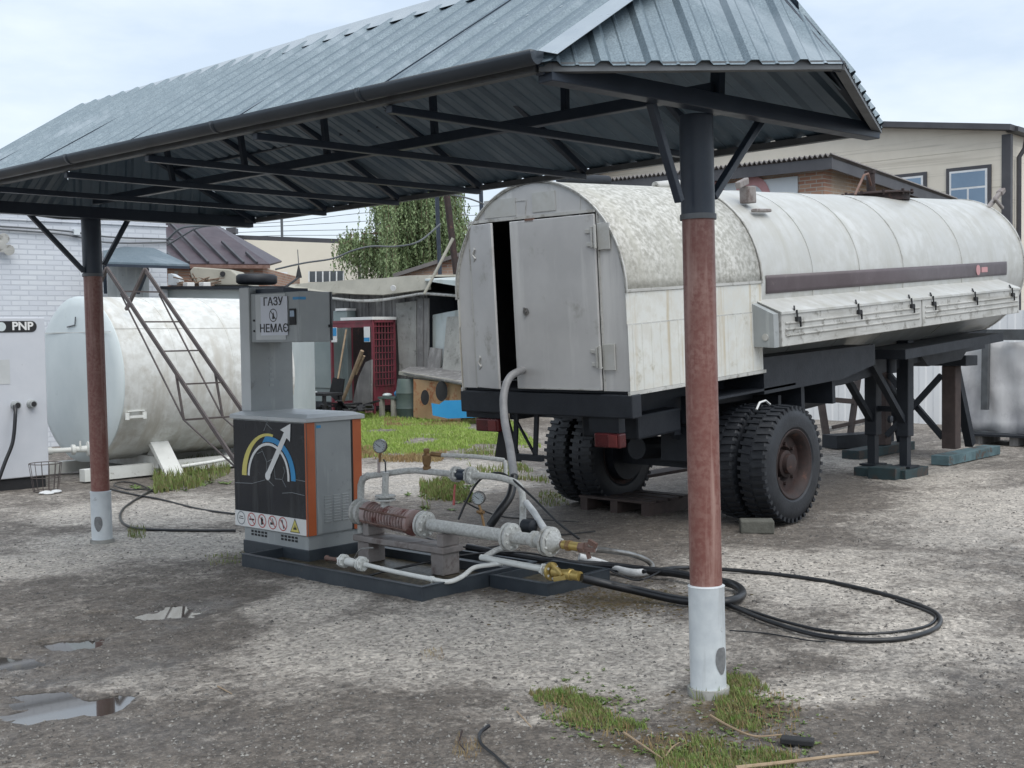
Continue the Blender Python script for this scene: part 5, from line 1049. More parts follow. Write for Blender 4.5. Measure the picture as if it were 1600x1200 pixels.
# wire basket
ba = g_pt(72, 768); bk_ = thing('wire_basket', 'small rusty wire basket standing in front of the pale cabinet', 'basket', (ba.x, ba.y, 0))
m = MB(); 
for z, r in ((.01, .13), (.16, .15), (.31, .17)): m.tube([ba+Vector((math.cos(t*.3142)*r, math.sin(t*.3142)*r, z)) for t in range(21)], .005, 5)
for t in range(14): a = t*.4488; m.bar(ba+Vector((math.cos(a)*.13, math.sin(a)*.13, .01)), ba+Vector((math.cos(a)*.17, math.sin(a)*.17, .31)), .005, .005)
m.build('wire_frame', MT['rail'], bk_)
m = MB(); c = g_pt(80, 772)
for k in range(7): m.sphere(c+Vector((rs.randn()*.05, rs.randn()*.05, .02)), .045, 8, (1.3, 1, .4))
tag(m.build('white_rag', MT['insul'], smooth=60), 'crumpled white rag on the ground beside the wire basket', 'rag')
# ================================================================ WHITE BRICK BUILDING (left background)
uw = RT*-.79+FW*-.62; uw.normalize(); cor = pix(262, 460, d=20.0); cor.z = 0
wb = thing('white_brick_building', 'white painted brick building behind the storage tank, cables strung along its front', 'building', cor, (0, 0, math.atan2(uw.y, uw.x)))
def wl(m, name, mat, par=None, **k): return m.build(name, MT[mat], par or wb, local=True, **k)
m = MB(); m.box(0, 9, -6, 0, -.1, 3.95); wl(m, 'brick_wall', 'brickwhite')
m = MB(); m.box(-.05, 9.05, -6.05, .06, 3.951, 4.08); m.box(-.02, 9.02, -6, .03, 3.60, 3.63); m.box(-.02, 9.02, -6, .03, 3.48, 3.505); wl(m, 'cornice', 'brickwhite')
for z0, sag in ((3.33, .05), (3.28, .09)):
    m = MB(); m.tube(curve([(-.1, .05, z0-.05), (1.0, .05, z0-sag), (2.0, .05, z0+.03), (5, .05, z0+.08)], 8), .014, 6); wl(m, 'wall_cable', 'cable')
WI = gmat(wb).inverted()
def wpx(a, b, y=.1):
    o = WI @ Vector((0, 0, EYE)); r = (WI @ pix(a, b, d=10))-o; return o+r*((y-o.y)/r.y)
for k, (a, b) in enumerate(((5, 372), (1, 385), (13, 390))):
    c = wpx(a, b); m = MB(); m.lathe(c, (.1, 1, -.2), [(-.1, .02), (-.02, .03), (.04, .08), (.06, .08)], 14); tag(wl(m, 'flood_lamp', 'locker', smooth=50), None)
c = wpx(121, 361); m = MB(); m.box(c.x-.04, c.x+.05, .0, .10, c.z-.06, c.z+.03); wl(m, 'wall_lamp', 'whitesleeve')
aw = thing('metal_awning', 'small galvanised sloping awning sheet at the right end of the white brick wall', 'awning', pix(220, 400, d=19))
m = MB(); q4 = [pix(160, 384, d=19.7), pix(240, 387, d=19.4), pix(296, 413, d=18.3), pix(163, 409, d=18.6)]; m.prism(q4, (0, 0, -.03)); m.build('awning_sheet', MT['galv'], aw)
m = MB(); m.bar(q4[3]-Vector((0, 0, .05)), q4[2]-Vector((0, 0, .05)), .03, .04); m.bar(pix(230, 420, d=18.7), pix(215, 458, d=18.9), .05, .05); m.bar(pix(163, 412, d=18.7), pix(165, 458, d=18.9), .05, .05); m.build('awning_frame', MT['frame'], aw)
m = MB(); a = pix(168, 418, d=19); b = pix(224, 470, d=19); m.prism([pix(168, 417, d=19.1), pix(224, 417, d=19.0), pix(224, 470, d=19.0), pix(168, 470, d=19.1)], FW*.3); tag(m.build('meter_box', MT['dispgrey']), 'grey sheet box under the galvanised awning', 'meter box')
# low white shed behind the tank with junk on its roof
ws = thing('low_white_shed', 'low white rendered shed behind the storage tank, junk piled on its flat roof', 'shed', pix(330, 640, z=0) )
m = MB(); m.prism([pix(228, 449, d=20.2), pix(442, 449, d=19.6), pix(442, 449, d=19.6)*1-Vector((0, 0, pix(442, 449, d=19.6).z)), pix(228, 449, d=20.2)*1-Vector((0, 0, pix(228, 449, d=20.2).z))], FW*3); m.build('shed_wall', MT['tankend'], ws)
m = MB(); a, b = pix(222, 447, d=20.0), pix(446, 447, d=19.4); m.prism([a, b, b+Vector((0, 0, -.05)), a+Vector((0, 0, -.05))], FW*3.4); m.build('shed_roof', MT['chassis'], ws)
ZR = pix(330, 447, d=20).z
def P2(x, y, d=20.6): return pix(x, y, d=d)
m = MB(); m.prism([P2(296, 424), P2(302, 417), P2(360, 421), P2(384, 440), P2(388, 446), P2(310, 446), P2(300, 436)], FW*1.0); tr_ = m.build('concrete_trough', MT['felt'], bevel=.02); tag(tr_, 'broken buff concrete trough with a round hole, on the low shed roof', 'trough')
m = MB(); m.lathe(P2(348, 428, 20.58), -FW, [(0, .045), (.01, .045)], 14); m.build('hole', MT['blackm'], tr_)
m = MB(); c = P2(401, 437, 20.2); m.lathe(c-Vector((0, 0, .075)), (0.02, .0, 1), [(0, .25), (0, .30), (.03, .335), (.13, .335), (.16, .30), (.16, .2), (.02, .2)], 32); tag(m.build('old_tyre', MT['tyre_black'], smooth=50), 'old black tyre lying flat on the low shed roof beside the sign column', 'tyre')
m = MB(); m.prism([P2(262, 446), P2(283, 446), P2(279, 434), P2(268, 427), P2(262, 428)], FW*.3); tag(m.build('white_slab', MT['whitesleeve'], bevel=.01), 'rounded white slab at the left of the junk pile', 'slab')
m = MB()
for k in range(34):
    x = 283+rs.rand()*42; y = 436+rs.rand()*10; a = P2(x, y, 20.3+rs.rand()*.4); a.z = ZR+rs.rand()*.14
    d_ = RT*(rs.randn()*.22)+FW*(rs.randn()*.1)+UP*(rs.randn()*.06); m.tube([a-d_, a+d_*.2+UP*.02, a+d_], [.012, .010, .005], 5)
tag(m.build('branch_heap', MT['bark']), 'heap of dry branches on the low shed roof', 'branches', kind='stuff')
for x, l in ((295, 'small white block left in the branches on the shed roof'), (320, 'flat white block right in front of the concrete trough')):
    m = MB(); p = P2(x, 445, 20.15); m.box(p.x-.07, p.x+.07, p.y-.07, p.y+.07, ZR, ZR+.07); tag(m.build('white_block', MT['white'], bevel=.01), l, 'block')
# ================================================================ BROWN-ROOFED HOUSE, FAR BUILDINGS
bh = thing('brown_roofed_house', 'house with steep dark brown sheet metal roof behind the white brick building', 'house', cw(-9, 34))
e0, e1 = pix(230, 413, d=32), pix(421, 414, d=34); r0_, r1_ = pix(240, 330, d=36), pix(312, 338, d=37); bk0 = pix(440, 409, d=41)
m = MB(); m.add([e0, e1, r1_, r0_, bk0], [(0, 1, 2, 3), (1, 4, 2)]); rf = m.build('roof', MT['brownroof'], bh, solid=.06)
m = MB(); rn = (e1-e0).cross(r0_-e0).normalized(); rn = rn if rn.dot(FW) < 0 else -rn
for x0_, x1_ in ((272, 262), (292, 268), (322, 284), (352, 300), (378, 320), (400, 360)):
    # seams run from the eaves up towards the ridge
    a = e0.lerp(e1, (x0_-230)/191); up_ = (r0_-e0) - (e1-e0).normalized()*(r0_-e0).dot((e1-e0).normalized()); k = min(1, (421-x0_)/109*.97)
    m.bar(a+rn*.06, a+up_*k+rn*.06, .06, .07)
m.build('standing_seam', MT['trimdark'], rf)
m = MB(); q = [e0+FW*.3, e1+FW*.3-RT*.25]; z = e1.z-.05; m.prism([Vector((p.x, p.y, z)) for p in q]+[Vector((p.x, p.y, 0)) for p in q[::-1]], FW*6); m.build('house_wall', MT['brickred'], bh)
m = MB(); m.bar(e0-UP*.05, e1-UP*.05, .08, .10); m.build('fascia', MT['rustmetal'], rf)
def facade(name, pts_top, dep, label, mat='beigefar', back=8, cat='building'):
    t = thing(name, label, cat, cw(*to_cam(*pix(*pts_top[0], d=dep[0])[:2]))); a, b = pix(*pts_top[0], d=dep[0]), pix(*pts_top[1], d=dep[1])
    m = MB(); m.prism([a, b, Vector((b.x, b.y, -.1)), Vector((a.x, a.y, -.1))], FW*back); m.build('wall', MT[mat], t); return t, a, b
fb, a, b = facade('far_beige_warehouse', ((318, 372), (548, 381)), (62, 60), 'long low beige warehouse far behind the shed, row of windows at its right end')
m = MB(); m.prism([a+UP*.22, b+UP*.22, b, a], FW*8.3); m.build('roof_edge', MT['trimdark'], fb)
m = MB(); m.prism([pix(482, 424, d=59.8), pix(537, 423, d=59.8), pix(537, 440, d=59.8), pix(482, 441, d=59.8)], FW*.1); wn = m.build('window', MT['darkglass'], fb)
for k in range(6): m = MB(); x = 482.5+k*10.8; m.prism([pix(x-.8, 424, d=59.7), pix(x+1.2, 424, d=59.7), pix(x+1.2, 440.5, d=59.7), pix(x-.8, 440.5, d=59.7)], FW*.05); m.build('mullion', MT['pvc'], wn)
m = MB(); m.prism([pix(426, 425, d=60.1), pix(449, 425, d=60.1), pix(449, 445, d=60.1), pix(426, 445, d=60.1)], FW*.1); m.build('gate', MT['fencewhite'], fb)
m = MB(); m.prism([pix(356, 360, d=61), pix(366, 360, d=61), pix(365, 374, d=61), pix(358, 374, d=61)], FW*.4); m.prism([pix(353, 356, d=60.9), pix(368, 356, d=60.9), pix(368, 364, d=60.9), pix(353, 364, d=60.9)], FW*.6); m.build('roof_vent', MT['trimdark'], fb)
fa, a, b = facade('beige_annex', ((538, 406), (590, 404)), (57, 56), 'narrow beige annex partly behind the drooping tree')
m = MB(); m.prism([a+UP*.12-RT*.1, b+UP*.12, b, a-RT*.1], FW*3); m.build('roof_edge', MT['trimdark'], fa)
m = MB(); m.cyl(pix(561, 408, d=55.8), pix(562, 445, d=55.8), .07); m.build('downpipe', MT['trimdark'], fa)
bg_, a, b = facade('brick_gable_house', ((622, 432), (760, 388)), (33, 33), 'low red brick house gable behind the shed roof and brown pole', 'brickred', 5)
m = MB(); m.bar(pix(615, 431, d=32.9), pix(765, 383, d=32.9), .25, .10); m.build('verge_board', MT['slate'], bg_)
# tree
tree = thing('birch_tree', 'drooping green birch tree behind the shed, between the warehouse and the poles', 'tree', cw(-3.6, 44))
def wpt(px_, py_, d): return pix(px_, py_, d=d)
m = MB(); tb0 = cw(-3.6, 44); m.tube([tb0, tb0+Vector((.1, .1, 3)), wpt(650, 330, 44), wpt(655, 250, 44), wpt(655, 190, 44)], [.28, .22, .16, .09, .03], 10)
LM = [((652, 390), (565, 365)), ((652, 360), (610, 290)), ((652, 350), (690, 290)), ((655, 310), (620, 240)), ((655, 300), (700, 240)), ((652, 395), (700, 375)), ((654, 270), (640, 200))]
for (a, b) in LM: p, q = wpt(*a, 44), wpt(*b, 44+rs.randn()*1.2); m.tube([p, p.lerp(q, .5)+UP*.3, q], [.08, .05, .015], 6)
m.build('trunk', MT['bark'], tree, smooth=50)
mL = MB(); mT = MB()
cl = []
for _ in range(190):
    x = 592+rs.rand()*118; y = 165+rs.rand()*205; cl.append((x, y, 44+rs.randn()*1.2, 1.25))
for _ in range(30): x = rs.rand(); cl.append((533+x*62, 366+abs(x-.35)*22+rs.rand()*12, 44+rs.randn()*.8, .55))
for _ in range(34): cl.append((562+rs.rand()*138, 376+rs.rand()*22, 44+rs.randn()*1.2, .8))
for _ in range(16): cl.append((704+rs.rand()*18, 332+rs.rand()*70, 44+rs.randn()*.8, .55))
for (x, y, d_, k) in cl:
    c = wpt(x, y, d_)
    for s in range(9):
        st_ = c+RT*rs.randn()*.26+FW*rs.randn()*.3+UP*rs.randn()*.2; L_ = (.7+rs.rand()*1.3)*k; dx = RT*rs.randn()*.07+FW*rs.randn()*.07
        if s % 3 == 0: mT.tube([c, st_, st_+dx-UP*L_], [.012, .008, .004], 3, cap=False)
        n_ = int(26*k)+5
        for j in range(n_):
            t = j/n_; p = st_+dx*t-UP*(L_*t)+RT*rs.randn()*.035+FW*rs.randn()*.04; u = (Vector(rs.randn(3))*.6-UP).normalized(); v = u.cross(Vector(rs.randn(3))).normalized(); r = .04+.03*rs.rand()
            mL.add([p-u*r, p+v*r*.5, p+u*r, p-v*r*.5], [(0, 1, 2, 3)])
mL.build('crown', MT['leaf'], tree); mT.build('twigs', MT['bark'], tree)
# ================================================================ GREY SHED (middle background)
sh = thing('grey_plank_shed', 'long low shed of weathered grey boards with a sagging felt roof edge', 'shed', (19, 19, 0))
SXF = 17.2
def sp2(a, b, X=SXF): return pix(a, b, X=X)
Y_l, Y_r = sp2(440, 500).y, sp2(666, 500).y
m = MB(); vs = []; n = 46
for i in range(n):
    y0 = Y_r+(Y_l-Y_r)*i/n; y1 = Y_r+(Y_l-Y_r)*(i+1)/n; o = rs.rand()*.02; m.box(SXF+o, SXF+o+.03, y0+.003, y1-.003, -.05, 2.58)
m.build('board_wall', MT['oldwood'], sh)
m = MB(); m.box(SXF+.06, SXF+5, Y_r-.0, Y_l, -.05, 2.55); m.build('shed_core', MT['chassis'], sh)
a = [(452, 446), (520, 441), (560, 438), (600, 436), (640, 432), (672, 431)]; b = [(452, 452), (520, 458), (560, 460), (600, 461), (640, 456), (672, 452)]
m = MB(); T_ = [sp2(*p, SXF-.25) for p in a]; B_ = [sp2(*p, SXF-.35) for p in b]; K_ = [p+Vector((5, 0, .18)) for p in T_]; k = len(a)
m.add(T_+B_+K_, [(i, i+1, k+i+1, k+i) for i in range(k-1)]+[(2*k+i, 2*k+i+1, i+1, i) for i in range(k-1)]); m.build('felt_roof', MT['felt'], sh, solid=.05)
m = MB(); m.tube(curve([sp2(*p, SXF-.33) for p in ((520, 466), (560, 470), (600, 468), (640, 462), (665, 459), (725, 463))], 5), .03, 8); m.build('eaves_cable', MT['locker'], sh, smooth=60)
m = MB(); m.lathe(sp2(616, 449, SXF-.42), (-1, -.5, -.3), [(0, .03), (.05, .06), (.07, .06)], 12); m.build('shed_lamp', MT['white'], sh)
pa = [sp2(x, y, SXF-.05) for x, y in ((620, 474), (652, 470), (652, 578), (626, 580))]; m = MB(); m.prism(pa, (-.03, 0, 0)); tag(m.build('grey_sheet', MT['concrete']), 'tall mottled grey sheet leaning on the shed wall right of the red cage', 'sheet')
for x0, x1 in ((654, 663), (664, 671)): m = MB(); pa = [sp2(x0, 466, SXF-.12), sp2(x1, 466, SXF-.12), sp2(x1, 575, SXF-.12), sp2(x0, 578, SXF-.12)]; m.prism(pa, (-.04, 0, 0)); m.build('door_board', MT['oldwood'], sh)
# open bay with pale plastic sheets
m = MB(); pa = [sp2(664, 440, SXF+.8), sp2(790, 436, SXF+.8), sp2(790, 650, SXF+.8), sp2(664, 650, SXF+.8)]; m.prism(pa, (.05, 0, 0)); m.build('bay_back', MT['chassis'], sh)
m = MB(); m.prism([sp2(664, 436, SXF-.5), sp2(728, 447, SXF-.5), sp2(800, 442, SXF-.5), sp2(800, 428, SXF+1.5), sp2(672, 432, SXF+1.5)], (0, 0, -.03)); tag(m.build('bay_roof_sheet', MT['sheetwhite']), 'white flat sheet roofing the open bay beside the tanker door', 'roof sheet')
m = MB(); m.prism([sp2(676, 492), sp2(790, 470), sp2(790, 580), sp2(676, 580)], (.02, 0, 0)); tag(m.build('plastic_sheet', MT['sheetwhite']), 'pale plastic sheet hanging across the open bay of the shed', 'plastic sheet')
m = MB(); m.prism([sp2(698, 495, SXF-.1), sp2(780, 490, SXF-.1), sp2(780, 580, SXF-.35), sp2(691, 580, SXF-.35)], (.02, 0, 0)); tag(m.build('leaning_panel', MT['concrete']), 'streaky pale grey panel leaning in the open bay', 'panel')
m = MB(); m.prism([sp2(672, 543, SXF-.15), sp2(690, 545, SXF-.15), sp2(687, 578, SXF-.3), sp2(666, 578, SXF-.3)], (.03, 0, 0)); tag(m.build('brown_board', MT['oldwood']), 'short dark brown board propped under the plastic sheet', 'board')
ct = thing('plank_counter', 'rough plank counter with pale front edge in front of the shed bay', 'counter', pix(680, 650, z=0))
m = MB(); q = [pix(624, 581, d=24.0), pix(640, 573, d=24.6), pix(800, 574, d=23.5), pix(800, 610, d=21.5), pix(722, 598, d=22.2)]; m.prism(q, (0, 0, -.03)); m.build('counter_top', MT['oldwood'], ct)
m = MB(); m.bar(q[0]-Vector((0, 0, .02)), q[3]-Vector((0, 0, .02)), .03, .07); m.build('counter_edge', MT['felt'], ct)
m = MB(); a = [(646, 592, 23.6), (720, 600, 22.6), (720, 660, 22.6), (646, 652, 23.6)]; m.prism([pix(x, y, d=d) for x, y, d in a], FW*.04); pw = m.build('ply_front', MT['plyorange'], ct)
for (cx_, cy_, rx, ry, d) in ((664, 621, 6.5, 12, 23.1), (690, 611, 9.5, 16, 22.75)):
    m = MB(); m.add([pix(cx_+rx*math.cos(t*.3142), cy_+ry*math.sin(t*.3142), d=d) for t in range(20)], [tuple(range(20))]); m.build('cut_hole', MT['blackm'], pw)
m = MB(); m.prism([pix(x, y, d=22.2) for x, y in ((674, 630), (686, 632), (694, 626), (730, 625), (745, 634), (762, 626), (768, 640), (752, 652), (700, 654), (676, 649))], FW*.03); tag(m.build('blue_panel', MT['bluepaint']), 'bright blue cut-out panel standing on the grass under the counter', 'panel')
m = MB(); c = pix(638, 655, z=0); m.lathe((c.x, c.y, 0), (0, 0, 1), [(0, .2), (.2, .235), (.22, .245), (.25, .235), (.5, .235), (.52, .245), (.55, .235), (.78, .2), (.8, .19)], 24); tag(m.build('barrel', MT['barrel'], smooth=40), 'dull green ribbed barrel standing at the left end of the counter', 'barrel')
c = pix(614, 654, z=0); bt = thing('low_table', 'small pale table between the red cage and the green barrel', 'table', (c.x, c.y, 0))
m = MB(); m.box(c.x-.2, c.x+.2, c.y-.28, c.y+.22, .40, .44); m.build('table_top', MT['barrel'], bt)
for dx, dy in ((-.15, -.2), (.15, -.2), (-.15, .15), (.15, .15)): m = MB(); m.box(c.x+dx-.04, c.x+dx+.04, c.y+dy-.04, c.y+dy+.04, 0, .40); m.build('leg', MT['felt'], bt)
m = MB(); m.sphere((c.x-.05, c.y+.1, .47), .08, 10, (1.4, 1, .5)); tag(m.build('pale_blue_rag', MT['tankend'], smooth=60), 'pale blue cloth lying on the left of the small table', 'rag')
m = MB(); m.sphere((c.x+.02, c.y-.15, .50), .09, 10, (1, 1, .8)); tag(m.build('dark_blue_bag', MT['bluepaint'], smooth=60), 'crumpled blue bag on the right of the small table', 'bag')
# red cage
CX0 = 16.45; cy1, cy0 = pix(520, 600, X=CX0).y, pix(584, 600, X=CX0).y; CX1 = pix(617, 600, Y=cy0).x; CZ = 1.98
cg = thing('red_cage_cabinet', 'crimson steel cage cabinet with a barred side and white top, beside the shed', 'cage', ((CX0+CX1)/2, (cy0+cy1)/2, 0))
def fb_(m, p, q, w_=.05): m.bar(p, q, w_, w_)
m = MB()
for x in (CX0, CX1):
    for y in (cy0, cy1): fb_(m, (x, y, 0), (x, y, CZ))
for z in (.25, CZ-.03):
    fb_(m, (CX0, cy0, z), (CX0, cy1, z)); fb_(m, (CX1, cy0, z), (CX1, cy1, z)); fb_(m, (CX0, cy0, z), (CX1, cy0, z)); fb_(m, (CX0, cy1, z), (CX1, cy1, z))
m.bar((CX0, cy0, CZ-.08), (CX0, cy1, CZ-.08), .03, .14); m.build('cage_frame', MT['crimson'], cg)
m = MB()
for k in range(1, 7): y = CX0+(CX1-CX0)*k/7; m.bar((y, cy0, .5), (y, cy0, CZ), .018, .018)
for k in range(1, 11): z = .5+(CZ-.5)*k/11; m.bar((CX0, cy0-.012, z), (CX1, cy0-.012, z), .018, .018)
m.build('side_grid', MT['crimson'], cg)
m = MB(); m.box(CX0+.02, CX1-.02, cy0-.002, cy0+.01, .27, .62); m.build('lower_panel', MT['crimson'], cg)
m = MB(); m.box(CX1-.03, CX1-.01, cy0+.03, cy1-.03, .1, CZ-.05); m.build('back_panel', MT['rust'], cg)
m = MB(); m.box(CX0-.03, CX1+.05, cy0-.03, cy0+(cy1-cy0)*.75, CZ+.001, CZ+.06); m.build('white_top', MT['white'], cg)
for yy, nm in ((cy1-.12, 'l'), (cy0+.14, 'r')):
    m = MB(); m.box(CX0-.04, CX0-.03, yy-.09, yy+.09, CZ-.45, CZ-.14); o = m.build('poster', MT['white'], cg)
    m = MB(); m.box(CX0-.043, CX0-.0405, yy-.085, yy+.085, CZ-(.32 if nm == 'l' else .44), CZ-(.15 if nm == 'l' else .36)); m.build('poster_print', MT['blue'], o)
m = MB(); c = Vector((CX0-.15, cy0-.0, .25)); m.lathe((c.x, c.y, .1), (0, 0, 1), [(0, .08), (.22, .08), (.24, .06), (.26, .08), (.46, .08), (.48, .06), (.5, .08), (.66, .08), (.7, .05)], 14); tag(m.build('stacked_buckets', MT['bannerred'], smooth=40), 'narrow stack of faded pink buckets at the corner of the red cage', 'buckets')
# grey-green lockers
lk0, lk1 = pix(446, 600, X=16.6).y, pix(519, 600, X=16.6).y
gl = thing('grey_green_cabinet', 'pale grey-green two-door metal cabinet behind the dispenser sign head', 'cabinet', (16.9, (lk0+lk1)/2, 0))
m = MB(); m.box(16.62, 17.1, lk1, lk0, .25, 1.95); m.build('cabinet_body', MT['cab_teal'], gl, bevel=.01)
ym = pix(490, 600, X=16.6).y; y3 = pix(468, 600, X=16.6).y
for a_, b_ in ((lk1+.02, ym-.015), (ym+.015, y3-.015), (y3+.015, lk0-.02)): m = MB(); m.box(16.595, 16.618, a_, b_, .55, 1.9); m.build('cabinet_door', MT['cab_teal'], gl, bevel=.005)
m = MB(); m.box(16.6, 17.1, lk1+.05, lk0-.05, 0, .249); m.build('cabinet_base', MT['chassis'], gl)
m = MB(); a = pix(530, 500, X=16.9); m.box(16.9, 17.15, a.y-.25, a.y+.2, 0, 2.2); o = m.build('tall_box', MT['cab_teal'], bevel=.01); tag(o, 'taller grey-green box with white lid showing above the red cage', 'box'); m = MB(); m.box(16.88, 17.16, a.y-.26, a.y+.1, 2.201, 2.25); m.build('lid', MT['white'], o)
# junk in front of them
tbX = 15.2; a = pix(448, 626, X=tbX); b = pix(506, 624, X=tbX); jt = thing('black_side_table', 'low black table with papers in front of the grey-green cabinet', 'table', (tbX+.2, (a.y+b.y)/2, 0))
zt_ = pix(475, 614, X=tbX).z; m = MB(); m.box(tbX, tbX+.5, b.y, a.y, zt_-.05, zt_); m.build('table_top', MT['blackm'], jt)
for x in (tbX+.05, tbX+.45):
    for y in (a.y-.05, b.y+.05): m = MB(); m.box(x-.03, x+.03, y-.03, y+.03, 0, zt_-.05); m.build('leg', MT['blackm'], jt)
m = MB(); c = pix(480, 611, X=tbX+.2); m.box(c.x-.1, c.x+.1, c.y-.2, c.y+.15, zt_+.001, zt_+.02); tag(m.build('paper_stack', MT['tankend']), 'thin pale stack of papers on the low black table', 'papers')
m = MB()
for k in range(11):
    c = pix(452+rs.rand()*14, 600, X=15.6); m.tube([Vector((c.x+rs.randn()*.05, c.y, zt_-.1)), Vector((c.x+rs.randn()*.1, c.y+rs.randn()*.08, zt_+.25+rs.rand()*.35))], [.035, .03], 6)
tag(m.build('firewood', MT['wood']), 'bundle of split firewood standing behind the low black table', 'firewood', kind='stuff')
def stick(nm, a, b, r, mat, label, cat, X=None, d=None):
    p = pix(*a, X=X) if X else pix(*a, d=d); q = pix(*b, X=X) if X else pix(*b, d=d); m = MB(); m.tube([p, p.lerp(q, .5), q], [r, r*.95, r*.9], 8); return tag(m.build(nm, MT[mat], smooth=50), label, cat)
sv = thing('shovel', 'black-bladed shovel leaning against the front of the red cage', 'shovel', pix(528, 640, X=15.8))
m = MB(); m.tube([pix(541, 515, X=16.35), pix(528, 592, X=16.0)], .02, 8); m.build('handle', MT['wood'], sv, smooth=50)
m = MB(); m.prism([pix(x, y, X=16.0) for x, y in ((520, 590), (537, 592), (534, 618), (524, 626), (514, 616))], (.03, 0, 0)); m.build('blade', MT['blackm'], sv)
stick('timber_pole', (566, 548), (530, 640), .04, 'wood', 'long yellow timber pole leaning in front of the red cage', 'pole', X=15.9)
stick('timber_pole', (569, 556), (556, 585), .025, 'wood', 'shorter pale stick crossing the top of the long timber pole', 'pole', X=15.95)
m = MB(); m.prism([pix(x, y, X=16.2) for x, y in ((548, 640), (580, 640), (580, 562), (571, 566), (560, 590))], (.04, 0, 0)); tag(m.build('dark_sheet', MT['oldwood']), 'dark torn sheet leaning on the front of the red cage', 'sheet')
m = MB()
for k in range(26):
    c = pix(505+rs.rand()*70, 636, X=15.6); m.bar(Vector((c.x+rs.randn()*.2, c.y, .06+rs.rand()*.25)), Vector((c.x+rs.randn()*.3, c.y+rs.randn()*.3, .03+rs.rand()*.35)), .05+rs.rand()*.12, .03)
tag(m.build('scrap_heap', MT['blackm']), 'dark heap of scrap strips at the foot of the red cage', 'scrap', kind='stuff')
# ================================================================ RIGHT BACKGROUND
bb = thing('brick_workshop', 'brick workshop with corrugated roof and faded banner behind the tanker', 'building', (24, 14, 0))
BX, BY, BZ = 22.0, 11.58, 4.86; BYE = pix(905, 288, X=22.0).y
m = MB(); m.prism([(BX, BY+.0, -.1), (BX, BY, BZ), (BX, BYE, BZ+.06), (BX, BYE, -.1)], (.3, 0, 0)); m.build('wall', MT['brickred'], bb)
ge = pix(1460, 311, Y=BY); m = MB(); m.prism([(BX+.3, BY, -.1), (BX+.3, BY, BZ-.02), (ge.x, BY, ge.z-.15), (ge.x, BY, -.1)], (0, .3, 0)); m.build('wall', MT['brickpale'], bb)
m = MB(); vs = []; n = 60; Y0, Y1 = BY-.35, BYE+.2
for i in range(n*4+1):
    y = Y0+(Y1-Y0)*i/(n*4); h = .035*math.sin(i*math.pi/2); vs += [(BX-.35, y, BZ+.16+h+(y-BY)*.006), (ge.x+.5, y, ge.z+.0+h)]
m.add(vs, [(2*i, 2*i+1, 2*i+3, 2*i+2) for i in range(n*4)]); m.build('corrugated_roof', MT['slate'], bb, solid=.012)
m = MB(); m.bar((BX-.28, Y0+.03, BZ+.0), (BX-.28, Y1, BZ+.06), .04, .22); m.bar((BX-.3, BY-.28, BZ+.0), (ge.x+.5, BY-.28, ge.z-.14), .05, .2); m.build('fascia', MT['trimdark'], bb)
b0, b1 = pix(1246, 275, X=BX-.04), pix(1100, 293, X=BX-.04); m = MB(); m.box(BX-.04, BX-.01, b0.y, min(17.0, BYE-.5), 3.2, b0.z); bn = m.build('banner', MT['banner'], bb)
c = pix(1194, 286, X=BX-.05); text('banner_text', 'СО', 1.75, (BX-.05, c.y+.80, c.z-.62), (0, -1, 0), (0, 0, 1), MT['bannerred'], bn, off=.02, sx=.8)
rb = thing('beige_hall', 'large beige clad hall with dark roof trim and white-framed windows behind the tanker', 'building', (32, 17, 0))
RX = 30.4; zc = 6.44; zp = 7.35; yp = 17.2; ye = 24.55; ze = 6.53
m = MB(); m.prism([(RX, 11.1, -.1), (RX, 11.1, zc), (RX, yp, zp), (RX, ye, ze), (RX, ye, -.1)], (.4, 0, 0)); m.box(RX+.4, RX+12, 11.1, 11.4, -.1, zc); wall_ = m.build('wall', MT['siding'], rb)
m = MB()
for z in np.arange(.3, 7.2, .96): m.box(RX-.006, RX-.001, 11.2, 24.5, z, z+.012) if z < 6.4 else None
m.build('cladding_joint', MT['joint'], wall_)
m = MB(); m.bar((RX-.1, 10.9, zc+.04), (RX-.1, yp, zp+.05), .5, .14); m.bar((RX-.1, yp, zp+.05), (RX-.1, ye+.4, ze+.02), .5, .14); m.bar((RX, 10.98, zc+.03), (RX+12, 10.98, zc+.03), .3, .12)
m.build('roof_trim', MT['trimdark'], rb)
m = MB(); m.box(RX-.03, RX+.12, 11.0, 11.22, -.1, zc-.08); m.build('corner_trim', MT['trimdark'], rb)
m = MB(); m.tube([(RX+.5, 10.8, zc-.1), (RX+.5, 10.85, zc-.4), (RX+.5, 10.99, zc-.6), (RX+.5, 10.99, 0)], .06, 10); m.build('downpipe', MT['trimdark'], rb, smooth=50)
for (ya, yb, za_, zb2) in ((12.51, 11.56, 5.58, 3.9), (14.2, 13.2, 5.56, 3.9), (16.3, 15.2, 5.56, 3.9)):
    m = MB(); m.box(RX-.05, RX-.001, yb-.09, ya+.09, zb2-.09, za_+.09); wn = m.build('window', MT['trimdark'], rb)
    m = MB(); m.box(RX-.07, RX-.051, yb, ya, zb2, za_); wf = m.build('frame', MT['pvc'], wn)
    yc_ = (ya+yb)/2
    for (p0, p1, q0, q1) in ((yb+.05, ya-.05, za_-.42, za_-.05), (yb+.05, yc_-.025, zb2+.05, za_-.47), (yc_+.025, ya-.05, zb2+.05, za_-.47)):
        m = MB(); m.box(RX-.074, RX-.0705, p0, p1, q0, q1); m.build('pane', MT['glass'], wn)
